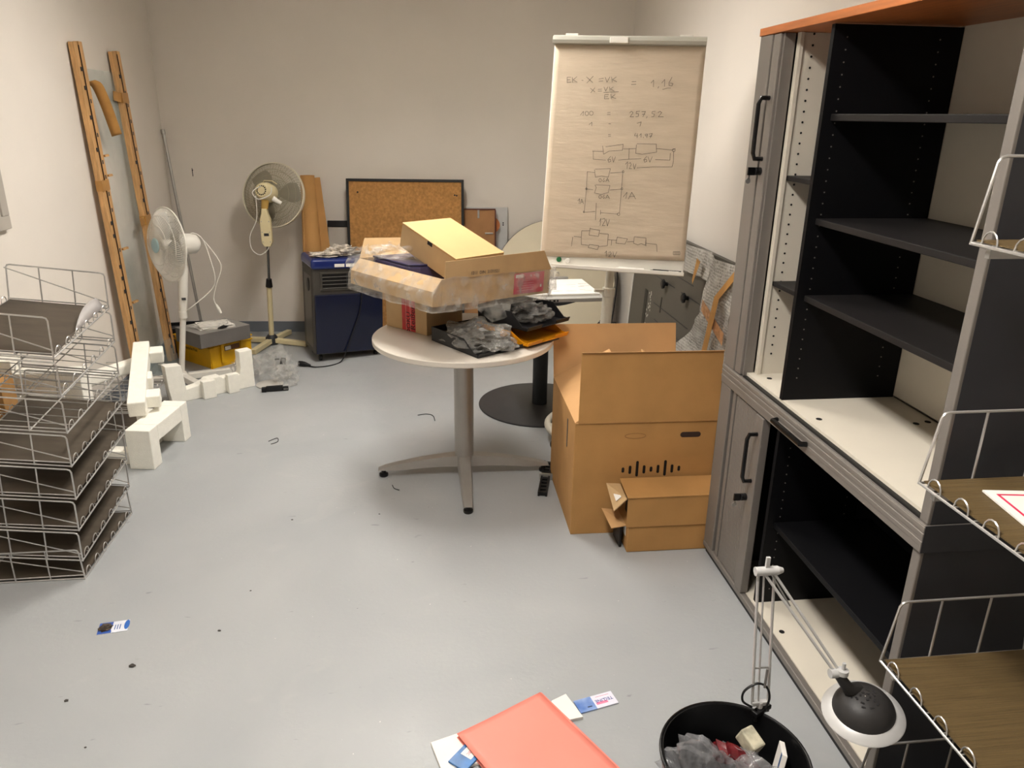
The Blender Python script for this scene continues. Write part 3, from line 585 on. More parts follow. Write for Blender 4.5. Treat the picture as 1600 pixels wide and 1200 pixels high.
# translucent violet case in its film inside the carton
pv = thing('violet_case', BCM @ Vector((.02, .25, .008)), 'translucent violet plastic case in crumpled film inside the open carton', 'case', rot=(.008, .061, .665))
M_VIO = mat('violet_plastic', (86, 82, 122), 0.25, var=0.05, alpha=0.9); M_VIOD = mat('violet_rim', (34, 34, 74), 0.3)
pr = [(.01, .02), (.06, -.005), (.20, -.012), (.36, .03), (.36, .30), (.02, .30)]
MB().prism(pr, .0, .118).build('case_body', M_VIO, pv, bevel=.008)
MB().prism([(x * 1.01, y * 1.01) for x, y in pr], .118, .126).build('case_rim', M_VIOD, pv, bevel=.003)
MB().blob((.09, .22, .14), (.09, .10, .05), 3, .5, 2.6, 4, .127).build('film', M_BAG, pv, smooth=True)
# pale carton on top, tilted
tc_ = thing('pale_carton', (.140, 3.248, 1.008), 'flat pale carton leaning inside the open film-wrapped carton', 'box', rot=(.279, -.001, .618))
MB().bx(0, .275, 0, .406, 0, .112).build('carton', M_CARD_TAN, tc_, bevel=.002)
MB().bx(-.001, .276, -.001, .407, .112, .1155).build('lid', M_CARD_PALE, tc_, bevel=.001, label='pale yellowish lid')
MB().bx(-.002, -.0002, .17, .205, .096, .113).build('lid_notch', M_INKB, tc_)
MB().bx(-.0017, -.0002, .0, .406, .1085, .1105).build('lid_seam', M_CARD, tc_)

# letter trays on the table
def letter_tray(name, loc, rz, label, m, w=.255, d=.345, h=.065, rot=None):
    t = thing(name, loc, label, 'tray', 'letter trays on the round table', rot=rot or (0, 0, rz))
    MB().bx(-w / 2, w / 2, 0, d, 0, .004).build('base', m, t)
    for s_ in (-1, 1):
        T = Matrix(((0, 0, 1, s_ * (w / 2 - .0015)), (1, 0, 0, 0), (0, 1, 0, 0), (0, 0, 0, 1)))
        MB().prism([(0, 0), (d, 0), (d, h), (.10, h), (.03, .016), (0, .014)], -.0015, .0015, T).build('side_wall', m, t)
    MB().bx(-w / 2, w / 2, d - .003, d, 0, h).build('back_wall', m, t)
    for s_ in (-1, 1): MB().slab((s_ * w / 2, 0, .002), (s_ * w / 2 - s_ * .085, 0, .002), (s_ * w / 2 - s_ * .09, -.010, .020), (s_ * w / 2, -.010, .020), .003).build('front_lip', m, t)
    return t
M_TRAYK = mat('letter_tray_black', (26, 26, 28), 0.45, var=0.05)
M_TRAYO = mat('letter_tray_orange', (232, 152, 18), 0.4, var=0.05)
letter_tray('letter_tray', (.345, 3.14, TZ + .001), R(33), 'dark grey letter tray holding a crumpled clear bag, front of the round table', M_TRAYK)
letter_tray('letter_tray', (.572, 3.262, TZ + .016), R(38), 'orange letter tray under the black one on the round table', M_TRAYO, w=.27, d=.33, h=.05, rot=(0, R(-.5), R(38)))
letter_tray('letter_tray', (.575, 3.275, TZ + .082), R(36), 'black letter tray lying on the orange tray', M_TRAYK, w=.27, d=.33, h=.075, rot=(R(-2), R(-1), R(36)))
b = MB().bx(-.10, .10, 0, .26, 0, .014, TR((.56, 3.275, TZ + .001), (0, 0, R(38)))).build('flat_pack', M_DKGREY); tag(b, 'thin dark pack lying under the orange letter tray', 'pack')
TTM = TR((.345, 3.14, TZ + .001), (0, 0, R(33)))
bg = thing('plastic_bag', TTM @ Vector((0, .15, .005)), 'crumpled clear plastic bag in the dark grey letter tray', 'bag', rot=(0, 0, R(33)))
MB().blob((.0, .0, .035), (.125, .175, .062), 11, .4, 2.4, 4, .0).build('bag_film', film('tray_bag_film', (190, 188, 182), .66, .1, .9, 26), bg, smooth=True)
MB().blob((.0, -.02, .022), (.10, .13, .034), 14, .5, 4, 3, .0).build('bubble_filling', mat('bubble_filling', (84, 80, 74), 0.3, var=0.25, scale=70, bump=0.8, bscale=120), bg, smooth=True)
MB().bx(.0, .07, -.155, -.10, .018, .036).build('black_insert', M_BLACK, bg, bevel=.004)
bg = thing('plastic_bag', (.50, 3.375, TZ + .095), 'dark clear film bunched in the black letter tray', 'bag', rot=(0, 0, R(36)))
MB().blob((0, 0, .025), (.09, .09, .05), 21, .5, 3, 4, .0).build('bag_film', film('smoky_film', (120, 118, 114), 0.6, 0.15, 0.9, 40), bg, smooth=True)

# ------------------------------------------------------------------ dark pedestal table and board with papers
dt = thing('pedestal_table', (.725, 4.36, 0), 'dark pedestal table with a round floor plate behind the white table', 'table')
MB().lathe([(.375, 0), (.378, .004), (.376, .009), (.36, .012)], 80).build('floor_plate', M_DKGREY, dt, smooth=True)
MB().lathe([(.046, .012), (.046, .725)], 28).build('column', mat('column_anthracite', (34, 36, 38), 0.5, var=0.04), dt, smooth=True)
b = MB(); b.lathe([(.15, .715), (.20, .738), (.205, .745)], 40, Matrix.Translation((.0, -.17, 0)) @ Matrix.Diagonal((1, 1.25, 1, 1))); b.build('support_plate', M_BLACK, dt, smooth=True)
db = thing('drawing_board', (.73, 4.19, .7455), 'flat grey-edged board with papers on the dark pedestal table', 'board', rot=(0, 0, R(3)))
MB().bx(-.30, .27, -.235, .225, 0, .022).build('board', mat('board_edge_grey', (176, 174, 168), 0.4, var=0.02), db, bevel=.003)
b = MB()
for k in range(7): b.bx(-.13 + k * .021, -.13 + k * .021 + .008 + .004 * (k % 2), -.2358, -.235, .006, .015)
b.build('edge_print', M_INKB, db)
pp = thing('paper_pad', (.74, 4.21, .768), 'white paper pad with faint sketches on the grey-edged board', 'paper', rot=(0, 0, R(3)))
MB().bx(-.24, .24, -.20, .19, 0, .012).build('sheets', M_PAPER, pp, bevel=.001)
b = MB(); random.seed(4)
for k in range(14): 
    x, y = random.uniform(-.05, .2), random.uniform(-.15, .1); b.bx(x, x + random.uniform(.02, .06), y, y + .002, .012, .0123)
b.build('sketch_lines', M_INK, pp)
MB().bx(-.20, .16, .20, .235, -.0, .02).build('clip_strip', M_STEEL, pp, bevel=.003)
pn = MB().tube([(.60, 4.20, .7855), (.72, 4.12, .7855)], .0045, 8).build('pencil', M_DKGREY, smooth=True); tag(pn, 'dark pencil lying on the white paper pad', 'pencil')

# ------------------------------------------------------------------ things leaning on the back wall
WA = math.atan2(YBR - YBL, ROOM_R - ROOM_L)
def lean(x, d0, d1, h):
    """Frame of a panel leaning on the back wall: foot d0 from the wall, touching the wall at height h*cos; local x along wall, z up the panel, -y to the room."""
    ang = math.atan2(d0 - d1, h)
    nx, ny = math.cos(WA), math.sin(WA)
    y = wall_y(x) - d0
    return (x, y, 0), (-ang, 0, WA)
loc, rot = lean(1.05, .30, .06, .95)
dk = thing('table_disc', (1.05, 5.70, .0), 'cream round table top with dark rim leaning on the back wall', 'table top', rot=(-R(14.5), 0, WA))
MB().lathe([(.478, -.012), (.48, -.008), (.48, .008), (.478, .012)], 96, AX((0, 0, .484), (0, -1, 0))).build('rim', mat('disc_dark_rim', (60, 54, 48), 0.5), dk, smooth=True)
MB().lathe([(.4765, .012), (.4765, .0135)], 96, AX((0, 0, .484), (0, -1, 0))).build('face', mat('disc_cream', (226, 216, 190), 0.4, var=0.015), dk)
cb = thing('cork_board', (-.10, 5.80, 0), 'cork pin board in a black frame leaning on the back wall', 'pin board', rot=(-R(9), 0, WA))
M_CORK = mat('cork', (176, 128, 72), 0.85, var=0.14, scale=55, bump=0.2, bscale=80)
W_, H2 = .445, 1.245
MB().bx(-W_ + .018, W_ - .018, -.008, .004, .018, H2 - .018).build('cork_sheet', M_CORK, cb)
for q in ((-W_, W_, 0, .02), (-W_, W_, H2 - .02, H2), (-W_, -W_ + .02, .02, H2 - .02), (W_ - .02, W_, .02, H2 - .02)): MB().bx(q[0], q[1], -.016, .012, q[2], q[3]).build('frame_rail', M_BLACK, cb, bevel=.002)
holes('pin_holes', [(-W_ + .085, -.008, H2 - .10), (W_ - .07, -.008, H2 - .115), (W_ - .055, -.008, H2 - .118)], .007, M_INKB, cb)
wbq = thing('white_board', (-.33, 5.955, 0), 'white board with black top edge leaning behind the cork board', 'board', rot=(-R(9), 0, WA))
MB().bx(-.375, .36, -.004, .010, 0, .865).build('panel', mat('board_grey_white', (196, 188, 176), 0.6, var=0.02), wbq)
MB().bx(-.38, .365, -.010, .014, .865, .915).build('top_rail', M_BLACK, wbq, bevel=.003)
gp = thing('metal_sheet', (.50, 5.96, 0), 'light grey sheet metal panel with holes, behind the wooden panel', 'panel', rot=(-R(4.5), 0, WA))
MB().bx(-.18, .20, 0, .012, 0, 1.02).build('sheet', mat('panel_pale_grey', (200, 200, 198), 0.45, 0.1, var=0.02), gp, bevel=.002)
holes('screw_holes', [(.165, 0, .90), (.165, 0, .885), (.165, 0, .60)], .006, M_INKB, gp)
wp = thing('hardboard', (.46, 5.88, 0), 'brown hardboard panel with metal hangers beside the cork board', 'panel', rot=(-R(5.2), 0, WA))
MB().bx(-.14, .135, 0, .01, 0, 1.015).build('hardboard', mat('hardboard_brown', (160, 116, 74), 0.7, var=0.06, scale=9), wp)
for q in ((-.142, .137, 1.008, 1.018), (.130, .140, 0, 1.008)): MB().bx(q[0], q[1], -.006, .014, q[2], q[3]).build('edge_trim', mat('reddish_trim', (92, 50, 38), 0.5), wp)
MB().bx(-.004, .012, -.006, 0, .945, 1.01).build('hanger', M_STEEL, wp, bevel=.002); MB().bx(.055, .118, -.006, 0, .824, .836).build('hanger', M_STEEL, wp, bevel=.002)
od = MB().lathe([(.062, 0), (.062, .01)], 36, AX((.578, 5.992, .885), (0, -1, .08))).build('cork_disc', mat('orange_cork', (188, 116, 70), 0.8)); tag(od, 'round orange-brown disc peeping out behind the wooden panel', 'disc')
od.location = (0, 0, 0)
rl = thing('cardboard_roll', (-.790, 5.83, 0), 'brown cardboard roll leaning on the wall behind the air conditioner', 'roll', rot=(-R(8.5), R(-1.0), 0))
n = 26; sp_ = []
for k in range(n + 1):
    a = -2.6 + k / n * 6.6; rr = .062 + .008 * k / n; sp_.append((rr * math.cos(a), rr * math.sin(a)))
vs_ = []
for z, s_ in ((0, 1.15), (.6, 1.1), (1.265, .78)): vs_ += [(x * s_, y * s_, z) for x, y in sp_]
fs = [(j * (n + 1) + k, j * (n + 1) + k + 1, (j + 1) * (n + 1) + k + 1, (j + 1) * (n + 1) + k) for j in range(2) for k in range(n)]
o = MB().add(vs_, fs).build('rolled_sheet', M_CARD, rl, smooth=True); md = o.modifiers.new('t', 'SOLIDIFY'); md.thickness = .003
st = thing('cardboard_strip', (-.645, 5.83, 0), 'narrow brown cardboard strip leaning beside the cardboard roll', 'strip', rot=(-R(9), R(-4.2), 0))
MB().slab((-.045, 0, 0), (.045, 0, 0), (.014, 0, 1.255), (-.035, 0, 1.255), .006).build('strip', M_CARD_TAN if False else M_CARD, st)

# ------------------------------------------------------------------ blue portable air conditioner
ac = thing('air_conditioner', (-.754, 5.298, 0), 'dark blue portable air conditioner on wheels against the back wall', 'air conditioner', rot=(0, R(2.0), .342))
M_NAVY = mat('navy_gloss', (8, 16, 44), 0.25, var=0.06, scale=5, coat=0.4)
M_NAVYT = mat('blue_top', (18, 38, 104), 0.25, var=0.04, scale=5, coat=0.5)
M_ACG = mat('ac_dark_grey', (66, 62, 56), 0.5, var=0.04, scale=6)
AW, AD = .51, .34
MB().bx(0, AW, .012, AD, .055, .70).build('body', M_ACG, ac, bevel=.02, seg=3)
MB().bx(.012, AW - .008, -.002, .05, .065, .495).build('front_panel', M_NAVY, ac, bevel=.008, seg=3, label='glossy navy lower front panel')
MB().bx(-.006, AW + .006, -.008, AD + .006, .672, .748).build('top_cap', M_NAVYT, ac, bevel=.026, seg=4, label='bright blue rounded top')
MB().bx(.12, AW - .06, .09, AD - .05, .747, .752).build('control_panel', M_DKGREY, ac, bevel=.003)
gr = MB().bx(.07, AW - .05, .0095, .0125, .535, .640).build('outlet', M_BLACK, ac, label='black air outlet with horizontal slats')
for q in ((.055, AW - .035, .640, .652), (.055, AW - .035, .523, .535), (.055, .07, .535, .640), (AW - .05, AW - .035, .535, .640)): MB().bx(q[0], q[1], .002, .013, q[2], q[3]).build('outlet_rim', M_ACG, gr, bevel=.002)
for k in range(4): MB().bx(.07, AW - .05, -.001, .010, .540 + k * .026, .5425 + k * .026).build('slat', mat('slat_grey', (110, 106, 100), 0.4), gr)
for x in (.19, .20): MB().bx(x + .05, x + .058, .005, .0098, .537, .638).build('vane', M_DKGREY, gr)
for x in (.155, .235, .315): MB().bx(x, x + .07, -.0092, -.0078, .690, .712).build('sticker', M_PAPER, ac)
b = MB().bx(-.001, .004, .05, .27, .10, .62).build('side_panel', mat('ac_side_grey', (84, 80, 74), 0.35, var=0.05), ac, bevel=.004)
MB().lathe([(.034, 0), (.036, .004)], 24, Matrix.Translation((-.0015, .13, .55)) @ AX((0, 0, 0), (-1, 0, 0)) @ Matrix.Diagonal((1.35, 1, 1, 1))).build('grip_recess', M_BLACK, b, smooth=True)
for x in (.05, AW - .05):
    for y in (.06, AD - .06):
        c = MB(); c.lathe([(.018, -.012), (.024, -.008), (.024, .008), (.018, .012)], 18, AX((x, y, .0245), (1, 0, 0))); c.tube([(x, y, .03), (x, y, .07)], .007, 8)
        c.build('caster', M_BLACK, ac, smooth=True)
MB().tube(smooth_path([(.345, -.002, .53), (.34, -.012, .45), (.325, -.012, .36), (.285, -.012, .25), (.25, -.014, .16), (.215, -.025, .07), (.17, -.05, .012), (.08, -.10, .006), (-.02, -.10, .006), (-.06, -.06, .006)]), .0045, 6).build('power_cord', M_BLACK, ac, smooth=True)
MB().tube([(-.05, -.07, .012), (-.085, -.04, .016), (-.10, -.028, .017), (-.118, -.012, .017)], [.006, .017, .019, .018], 12).build('plug', M_BLACK, ac, smooth=True)
ACM = TR((-.754, 5.298, 0), (0, R(2.0), .342))
cp = thing('crumpled_paper', ACM @ Vector((.21, .13, .752)), 'crumpled newspaper on top of the blue air conditioner', 'paper', rot=(0, R(2), .342))
M_NEWS = mat('newsprint', (206, 196, 182), 0.85, var=0.3, scale=28, bump=0.4, bscale=18)
MB().blob((.03, .0, .02), (.10, .06, .042), 31, .6, 2.8, 4, 0).build('crumpled_sheet', M_NEWS, cp)
MB().blob((-.09, -.03, .008), (.09, .06, .018), 33, .6, 3.2, 4, 0).build('crumpled_sheet', M_NEWS, cp)

# ------------------------------------------------------------------ pedestal fans
def guard(Rr, depth, hub, n, twist, T, rw=.0011, rings=(.45, .75), seg=7):
    g = MB(T)
    for k in range(n):
        a0 = 2 * math.pi * k / n; pts = []
        for j in range(seg + 1):
            u = j / seg; rr = hub + (Rr - hub) * u; z = depth * (1 - (u ** 2.6)); a = a0 + twist * u
            pts.append((rr * math.cos(a), rr * math.sin(a), z))
        g.tube(pts, rw, 3)
    for q in rings:
        rr = hub + (Rr - hub) * q; z = depth * (1 - q ** 2.6)
        g.tube([(rr * math.cos(a), rr * math.sin(a), z) for a in [2 * math.pi * i / 48 for i in range(48)]], rw * 1.3, 4, True)
    return g
def blade(T, a, Rr, m, parent):
    vs_, fs = [], []; n = 8
    for j in range(n + 1):
        u = j / n; rr = .03 + (Rr - .03) * u; w = (.28 + .62 * math.sin(math.pi * (u * .75 + .12))) * .75
        for s_ in (-1, -.33, .33, 1): an = R(a) + s_ * w * .75; vs_.append((rr * math.cos(an), rr * math.sin(an), s_ * .016 + .01 * u))
    fs = [(j * 4 + i, j * 4 + i + 1, j * 4 + 5 + i, j * 4 + 4 + i) for j in range(n) for i in range(3)]
    o = MB(T).add(vs_, fs).build('blade', m, parent, smooth=True); md = o.modifiers.new('t', 'SOLIDIFY'); md.thickness = .002
def cord(parent, pts, r, m): return MB().tube(smooth_path(pts, 7), r, 6).build('power_cord', m, parent, smooth=True)
# white fan
f = thing('pedestal_fan', (-1.585, 5.0, 0), 'white pedestal fan turned to the left wall, cord looped over its motor', 'fan')
M_FW = mat('fan_white', (228, 224, 214), 0.4, var=0.02)
GW = Vector((.032, -.035, .905)); ax = Vector((-.729, -.685, .06)).normalized()
Tg = AX(GW, ax)
guard(.228, .075, .036, 96, .5, Tg, .0015).build('front_guard', M_FW, f, smooth=True)
guard(.228, -.055, .05, 96, -.5, Tg, .0016, (.3, .5, .7, .85)).build('rear_guard', M_FW, f, smooth=True)
MB(Tg).tube([(.229 * math.cos(a), .229 * math.sin(a), 0) for a in [2 * math.pi * i / 60 for i in range(60)]], .0048, 8, True).build('guard_ring', M_FW, f, smooth=True)
MB(Tg).lathe([(.045, .072), (.045, .080), (.040, .083)], 28).build('badge', mat('badge_blue', (168, 200, 208), 0.4), f, smooth=True, label='pale blue centre badge')
for a in (20, 140, 260): blade(Tg, a, .20, mat('blade_frost', (214, 214, 208), 0.35, var=0.02, alpha=0.75), f)
MB(Tg).lathe([(.034, -.02), (.034, .035), (.026, .042)], 24).build('hub', M_FW, f, smooth=True)
MB(Tg).lathe([(.055, -.055), (.062, -.075), (.066, -.13), (.062, -.175), (.045, -.195), (.02, -.20)], 32).build('motor_housing', M_FW, f, smooth=True)
MB().tube([GW - ax * .10 + Vector((0, 0, -.045)), GW - ax * .085 + Vector((0, 0, -.10))], [.022, .018], 12).build('tilt_joint', mat('joint_yellowed', (196, 158, 84), 0.5), f, smooth=True, label='yellowed tilt joint')
TPW = GW - ax * .08 + Vector((0, 0, -.155))
MB().tube([TPW + Vector((0, 0, .06)), TPW, Vector((TPW.x * .8, TPW.y * .8, .60)), Vector((TPW.x * .62, TPW.y * .62, .46))], [.020, .029, .030, .024], 20).build('control_column', M_FW, f, smooth=True)
MB().box((TPW.x * .75 + .012, TPW.y * .8 - .0295, .555), (.026, .004, .016)).build('rating_label', M_DKGREY, f)
MB().tube([Vector((TPW.x * .62, TPW.y * .62, .47)), Vector((TPW.x * .60, TPW.y * .60, .425))], .027, 18).build('height_collar', M_FW, f, smooth=True)
MB().tube([Vector((TPW.x * .60, TPW.y * .60, .44)), (0, 0, .05)], .0185, 18).build('pole', M_FW, f, smooth=True)
MB().lathe([(.05, 0), (.048, .03), (.035, .045), (.028, .06)], 28).build('foot_hub', M_FW, f, smooth=True)
for a in (20, -50, 130, 200):
    MB().bar((.04 * math.cos(R(a)), .04 * math.sin(R(a)), .026), (.33 * math.cos(R(a)), .33 * math.sin(R(a)), .022), .044, .042).build('foot_arm', M_FW, f, bevel=.004)
mt = GW - ax * .17
cord(f, [TPW + Vector((.02, -.02, .10)), mt + Vector((-.02, -.06, .0)), mt + Vector((.0, -.02, .068)), mt + Vector((.06, -.01, .03)), mt + Vector((.10, -.03, -.10)), mt + Vector((.115, -.03, -.22)), mt + Vector((.08, -.03, -.30)), Vector((TPW.x * .66 + .06, TPW.y * .6 - .02, .50)), Vector((TPW.x * .62 + .025, TPW.y * .62, .475))], .0034, M_FW)
cord(f, [mt + Vector((.0, -.015, .068)), mt + Vector((.055, 0, .03)), mt + Vector((.14, 0, -.10)), mt + Vector((.15, 0, -.17)), mt + Vector((.11, 0, -.27)), mt + Vector((.085, 0, -.36)), mt + Vector((.10, 0, -.42))], .0034, M_FW)
MB().tube([mt + Vector((.095, 0, -.40)), mt + Vector((.108, 0, -.43)), mt + Vector((.118, 0, -.46))], [.006, .011, .010], 10).build('plug', M_FW, f, smooth=True)
# beige fan seen from behind
M_FBG = mat('fan_beige', (222, 208, 166), 0.45, var=0.03); M_FGD = mat('fan_guard_beige', (150, 143, 122), 0.45)
f = thing('pedestal_fan', (-1.144, 5.82, 0), 'yellowed beige pedestal fan facing the back wall, motor towards the room', 'fan')
GB = Vector((.104, .03, 1.122)); ax = Vector((.24, .92, -.26)).normalized(); Tg = AX(GB, ax)
g1 = guard(.226, -.06, .05, 80, 1.5, Tg, .0016, (.5,), 9); g1.build('rear_guard', M_FGD, f, smooth=True)
g2 = guard(.226, -.058, .05, 80, -1.5, Tg, .0016, (.75,), 9); g2.build('rear_guard', M_FGD, f, smooth=True)
guard(.226, .065, .03, 60, .6, Tg, .0012).build('front_guard', M_FGD, f, smooth=True)
MB(Tg).lathe([(.228, -.012), (.236, -.012), (.236, .012), (.228, .012), (.228, -.012)], 72, cap=False).build('guard_ring', mat('guard_ring_cream', (214, 206, 184), 0.4), f, smooth=True)
for a in (80, 200, 320): blade(Tg, a, .20, mat('blade_grey', (132, 128, 118), 0.4), f)
MB(Tg).lathe([(.04, -.03), (.04, .02), (.03, .03)], 24).build('hub', M_DKGREY, f, smooth=True)
MB(Tg).lathe([(.058, -.055), (.066, -.07), (.068, -.13), (.060, -.15), (.056, -.185), (.044, -.198), (.02, -.20)], 32).build('motor_housing', M_FBG, f, smooth=True)
h = MB(Tg)
for k in range(14): a = 2 * math.pi * k / 14; h.box((.031 * math.cos(a), .031 * math.sin(a), -.2), (.008, .008, .004))
h.build('motor_vents', M_INKB, f)
MB(Tg).tube([(.07, .05, -.06), (.085, .03, -.10), (.085, -.03, -.10), (.07, -.06, -.06)], .004, 6).build('carry_handle', M_FBG, f, smooth=True)
mt = GB - ax * .14
cx_, cy_ = .058, -.12
MB().tube([mt + Vector((0, 0, -.03)), (cx_, cy_, 1.04)], [.03, .024], 14).build('tilt_joint', mat('joint_yellowed', (196, 158, 84), 0.5), f, smooth=True)
MB().prism([(-.022, 0), (.022, 0), (.037, .03), (.037, .19), (.022, .235), (.018, .27), (-.018, .27), (-.022, .235), (-.037, .19), (-.037, .03)], -.028, .028, Matrix(((1, 0, 0, cx_), (0, 0, -1, cy_), (0, 1, 0, .775), (0, 0, 0, 1)))).build('control_box', M_FBG, f, bevel=.005, label='beige control box with rating plate')
MB().box((cx_ + .002, cy_ - .0285, .862), (.034, .002, .02)).build('rating_plate', M_DKGREY, f)
holes('screws', [(cx_ + sx * .026, cy_ - .028, z) for sx in (-1, 1) for z in (.81, .88, .955)], .004, M_STEEL, f)
MB().tube([(cx_ - .004, cy_ + .02, .80), (.024, -.03, .47)], .0095, 12).build('inner_pole', mat('dark_chrome', (120, 118, 116), 0.2, 0.8), f, smooth=True)
MB().tube([(.026, -.03, .515), (.021, -.022, .455)], [.020, .026], 14).build('height_collar', M_BLACK, f, smooth=True)
MB().tube([(.021, -.022, .46), (0, 0, .05)], .0195, 16).build('lower_pole', M_FBG, f, smooth=True)
MB().lathe([(.045, 0), (.045, .055), (.03, .075)], 24).build('foot_hub', M_DKGREY, f, smooth=True)
for a in (-18, 72, 162, 252): MB().bar((.035 * math.cos(R(a)), .035 * math.sin(R(a)), .032), (.29 * math.cos(R(a)), .29 * math.sin(R(a)), .020), .042, .036).build('foot_arm', M_FBG, f, bevel=.004)
cord(f, [mt + Vector((.02, -.03, .06)), mt + Vector((-.07, -.08, .01)), mt + Vector((-.03, -.11, -.04)), mt + Vector((.05, -.10, -.01)), mt + Vector((.06, -.08, .04))], .0036, M_WHITE)
cord(f, [mt + Vector((-.05, -.09, -.02)), (.0, cy_ - .02, .97), (-.055, cy_ - .02, .86), (-.055, cy_ - .02, .76), (.0, cy_ - .02, .715), (.055, cy_ - .02, .75), (cx_ + .012, cy_ - .01, .79)], .0036, M_WHITE)
MB().tube([mt + Vector((.06, -.06, -.04)), mt + Vector((.09, -.06, -.06)), mt + Vector((.115, -.06, -.075))], [.02, .016, .014], 10).build('plug', M_WHITE, f, smooth=True)

# ------------------------------------------------------------------ left wall: battens, glass, rod
def batten_pair(name, bot, topp, label, tapes, clips, dark=False):
    bot, topp = Vector(bot), Vector(topp); t = thing(name, bot, label, 'battens', 'taped wooden battens leaning on the left wall')
    d = topp - bot; un = d.normalized(); yy = Vector((0, 1, 0)); out = yy.cross(un) * 1.0
    for s_ in (-1, 1):
        off = yy * (s_ * .0265) + out * (.003 * s_)
        MB().bar(off + un * (0 if s_ > 0 else .01), d + off - un * (0 if s_ > 0 else .006), .05, .030, out).build('batten', M_PINE, t, bevel=.002)
    for u in tapes:
        p = d * u; b = MB(); b.bar(p - un * .03, p + un * .03, .108, .038, out); b.build('tape', M_KRAFT, t, label='brown packing tape')
    rnd = random.Random(len(name) + int(abs(bot.y) * 10))
    for k in range(clips):
        u = .05 + .92 * (k + rnd.uniform(-.2, .2)) / clips; s_ = rnd.choice((-1, 1)); p = d * u + yy * (s_ * .02) + out * .0165
        MB().bar(p - un * .011, p + un * .011, .018, .004, out).build('steel_clip', M_DKGREY, t)
    sp = MB(); sp.bar(out * .0165 + un * .05, d + out * .0165 - un * .02, .006, .003, out); sp.build('gap_shade_line', M_INKB, t)  # dark strip standing in for the shaded gap between the battens
    return t, d, un, out
bpl, d, un, out = batten_pair('wooden_battens', (-1.800, 4.87, .012), (-1.852, 4.825, 2.05), 'pair of pine battens, nearer pair on the left wall, tape end dangling', (.62,), 22)
# dangling tape end and shims
tp_ = MB(); pts = [d * .90 + Vector((.02, .05, 0)), d * .89 + Vector((.04, .09, .0)), d * .85 + Vector((.05, .13, 0)), d * .80 + Vector((.055, .17, .0)), d * .755 + Vector((.06, .20, 0))]
vs_ = []
for i, p in enumerate(smooth_path(pts, 4)): vs_ += [p - Vector((.026, .012, .008)), p + Vector((.026, .012, .008))]
tp_.add(vs_, [(2 * i, 2 * i + 1, 2 * i + 3, 2 * i + 2) for i in range(len(vs_) // 2 - 1)])
o = tp_.build('loose_tape', M_KRAFT, bpl, smooth=True, label='loose end of brown tape'); md = o.modifiers.new('t', 'SOLIDIFY'); md.thickness = .001
for u in (.70, .645, .43, .265): MB().bar(d * u + Vector((.02, .055, 0)), d * u + Vector((.035, .10 if u < .5 else .075, .004)), .016, .012).build('wood_shim', M_PINE, bpl)
bpr, d2, un2, out2 = batten_pair('wooden_battens', (-1.765, 5.41, .012), (-1.852, 5.40, 2.04), 'pair of pine battens, farther pair on the left wall nearer the corner', (.865, .49), 22)
MB().bar(d2 * .865 + Vector((.01, -.06, 0)), d2 * .865 + Vector((.0, -.15, .012)), .004, .055, (0, 0, 1)).build('loose_tape', M_KRAFT, bpr)
MB().bar(d2 * .49 + Vector((.01, -.06, 0)), d2 * .49 + Vector((.01, -.13, -.004)), .004, .05, (0, 0, 1)).build('loose_tape', M_KRAFT, bpr)
def pane(label, a, b_, c, d_, t=.004):
    o = MB().slab(a, b_, c, d_, t).build('glass_pane', M_GLASS); return tag(o, label, 'glass')
pane('tall clear glass pane standing between the two batten pairs', (-1.815, 4.905, .0), (-1.815, 5.36, .0), (-1.858, 5.36, 1.915), (-1.858, 4.905, 1.915))
pane('low clear glass pane leaning between the two batten pairs', (-1.78, 5.04, .0), (-1.675, 5.28, .0), (-1.725, 5.30, .21), (-1.806, 5.06, .21))
rod = MB().tube([(-1.69, 5.98, .012), (-1.862, 6.205, 1.545)], .011, 10); rod.tube([(-1.860, 6.200, 1.53), (-1.8635, 6.208, 1.56)], .015, 10)
tag(rod.build('metal_rod', M_STEEL, smooth=True), 'thin grey metal rod leaning in the back left corner', 'rod')
tag(MB().lathe([(.004, 0), (.004, .012)], 8, AX((-1.69, wall_y(-1.69), 1.27), (0, -1, 0))).box((-1.69, wall_y(-1.69) - .012, 1.255), (.004, .004, .06)).build('wall_hook', M_INKB), 'small dark nail in the back wall beside the grey rod', 'nail')
db_ = thing('dark_crate', (-1.74, 5.72, 0), 'dark grey plastic tub behind the farther battens', 'tub', rot=(0, 0, R(12)))
MB().prism([(-.11, -.09), (.11, -.09), (.11, .09), (-.11, .09)], 0, .17).build('tub_body', M_DKGREY, db_, bevel=.01)
MB().bx(-.118, .118, -.098, -.088, .155, .19).bx(-.118, .118, .088, .098, .155, .19).bx(-.118, -.108, -.088, .088, .155, .19).bx(.108, .118, -.088, .088, .155, .19).build('tub_rim', M_BLACK, db_)

# ------------------------------------------------------------------ postal crate, grey box, papers
M_YEL = mat('postal_yellow', (226, 172, 10), 0.4, var=0.06, scale=8)
pc = thing('postal_crate', (-1.446, 5.211, 0), 'yellow postal crate with black lettering under the grey box', 'crate', rot=(0, 0, .826))
CA, CB, CH = .333, .42, .186
def taper_wall(m, p0, p1, ins, nrm):
    p0, p1, nrm = Vector(p0), Vector(p1), Vector(nrm); up_ = Vector((0, 0, CH))
    m.slab(p0 - nrm * ins, p1 - nrm * ins, p1 + up_, p0 + up_, .004)
w = MB()
for (p0, p1, nn) in (((0, 0, 0), (CA, 0, 0), (0, -1, 0)), ((CA, 0, 0), (CA, CB, 0), (1, 0, 0)), ((CA, CB, 0), (0, CB, 0), (0, 1, 0)), ((0, CB, 0), (0, 0, 0), (-1, 0, 0))):
    o = MB(); taper_wall(o, p0, p1, .012, nn); o.build('crate_wall', M_YEL, pc)
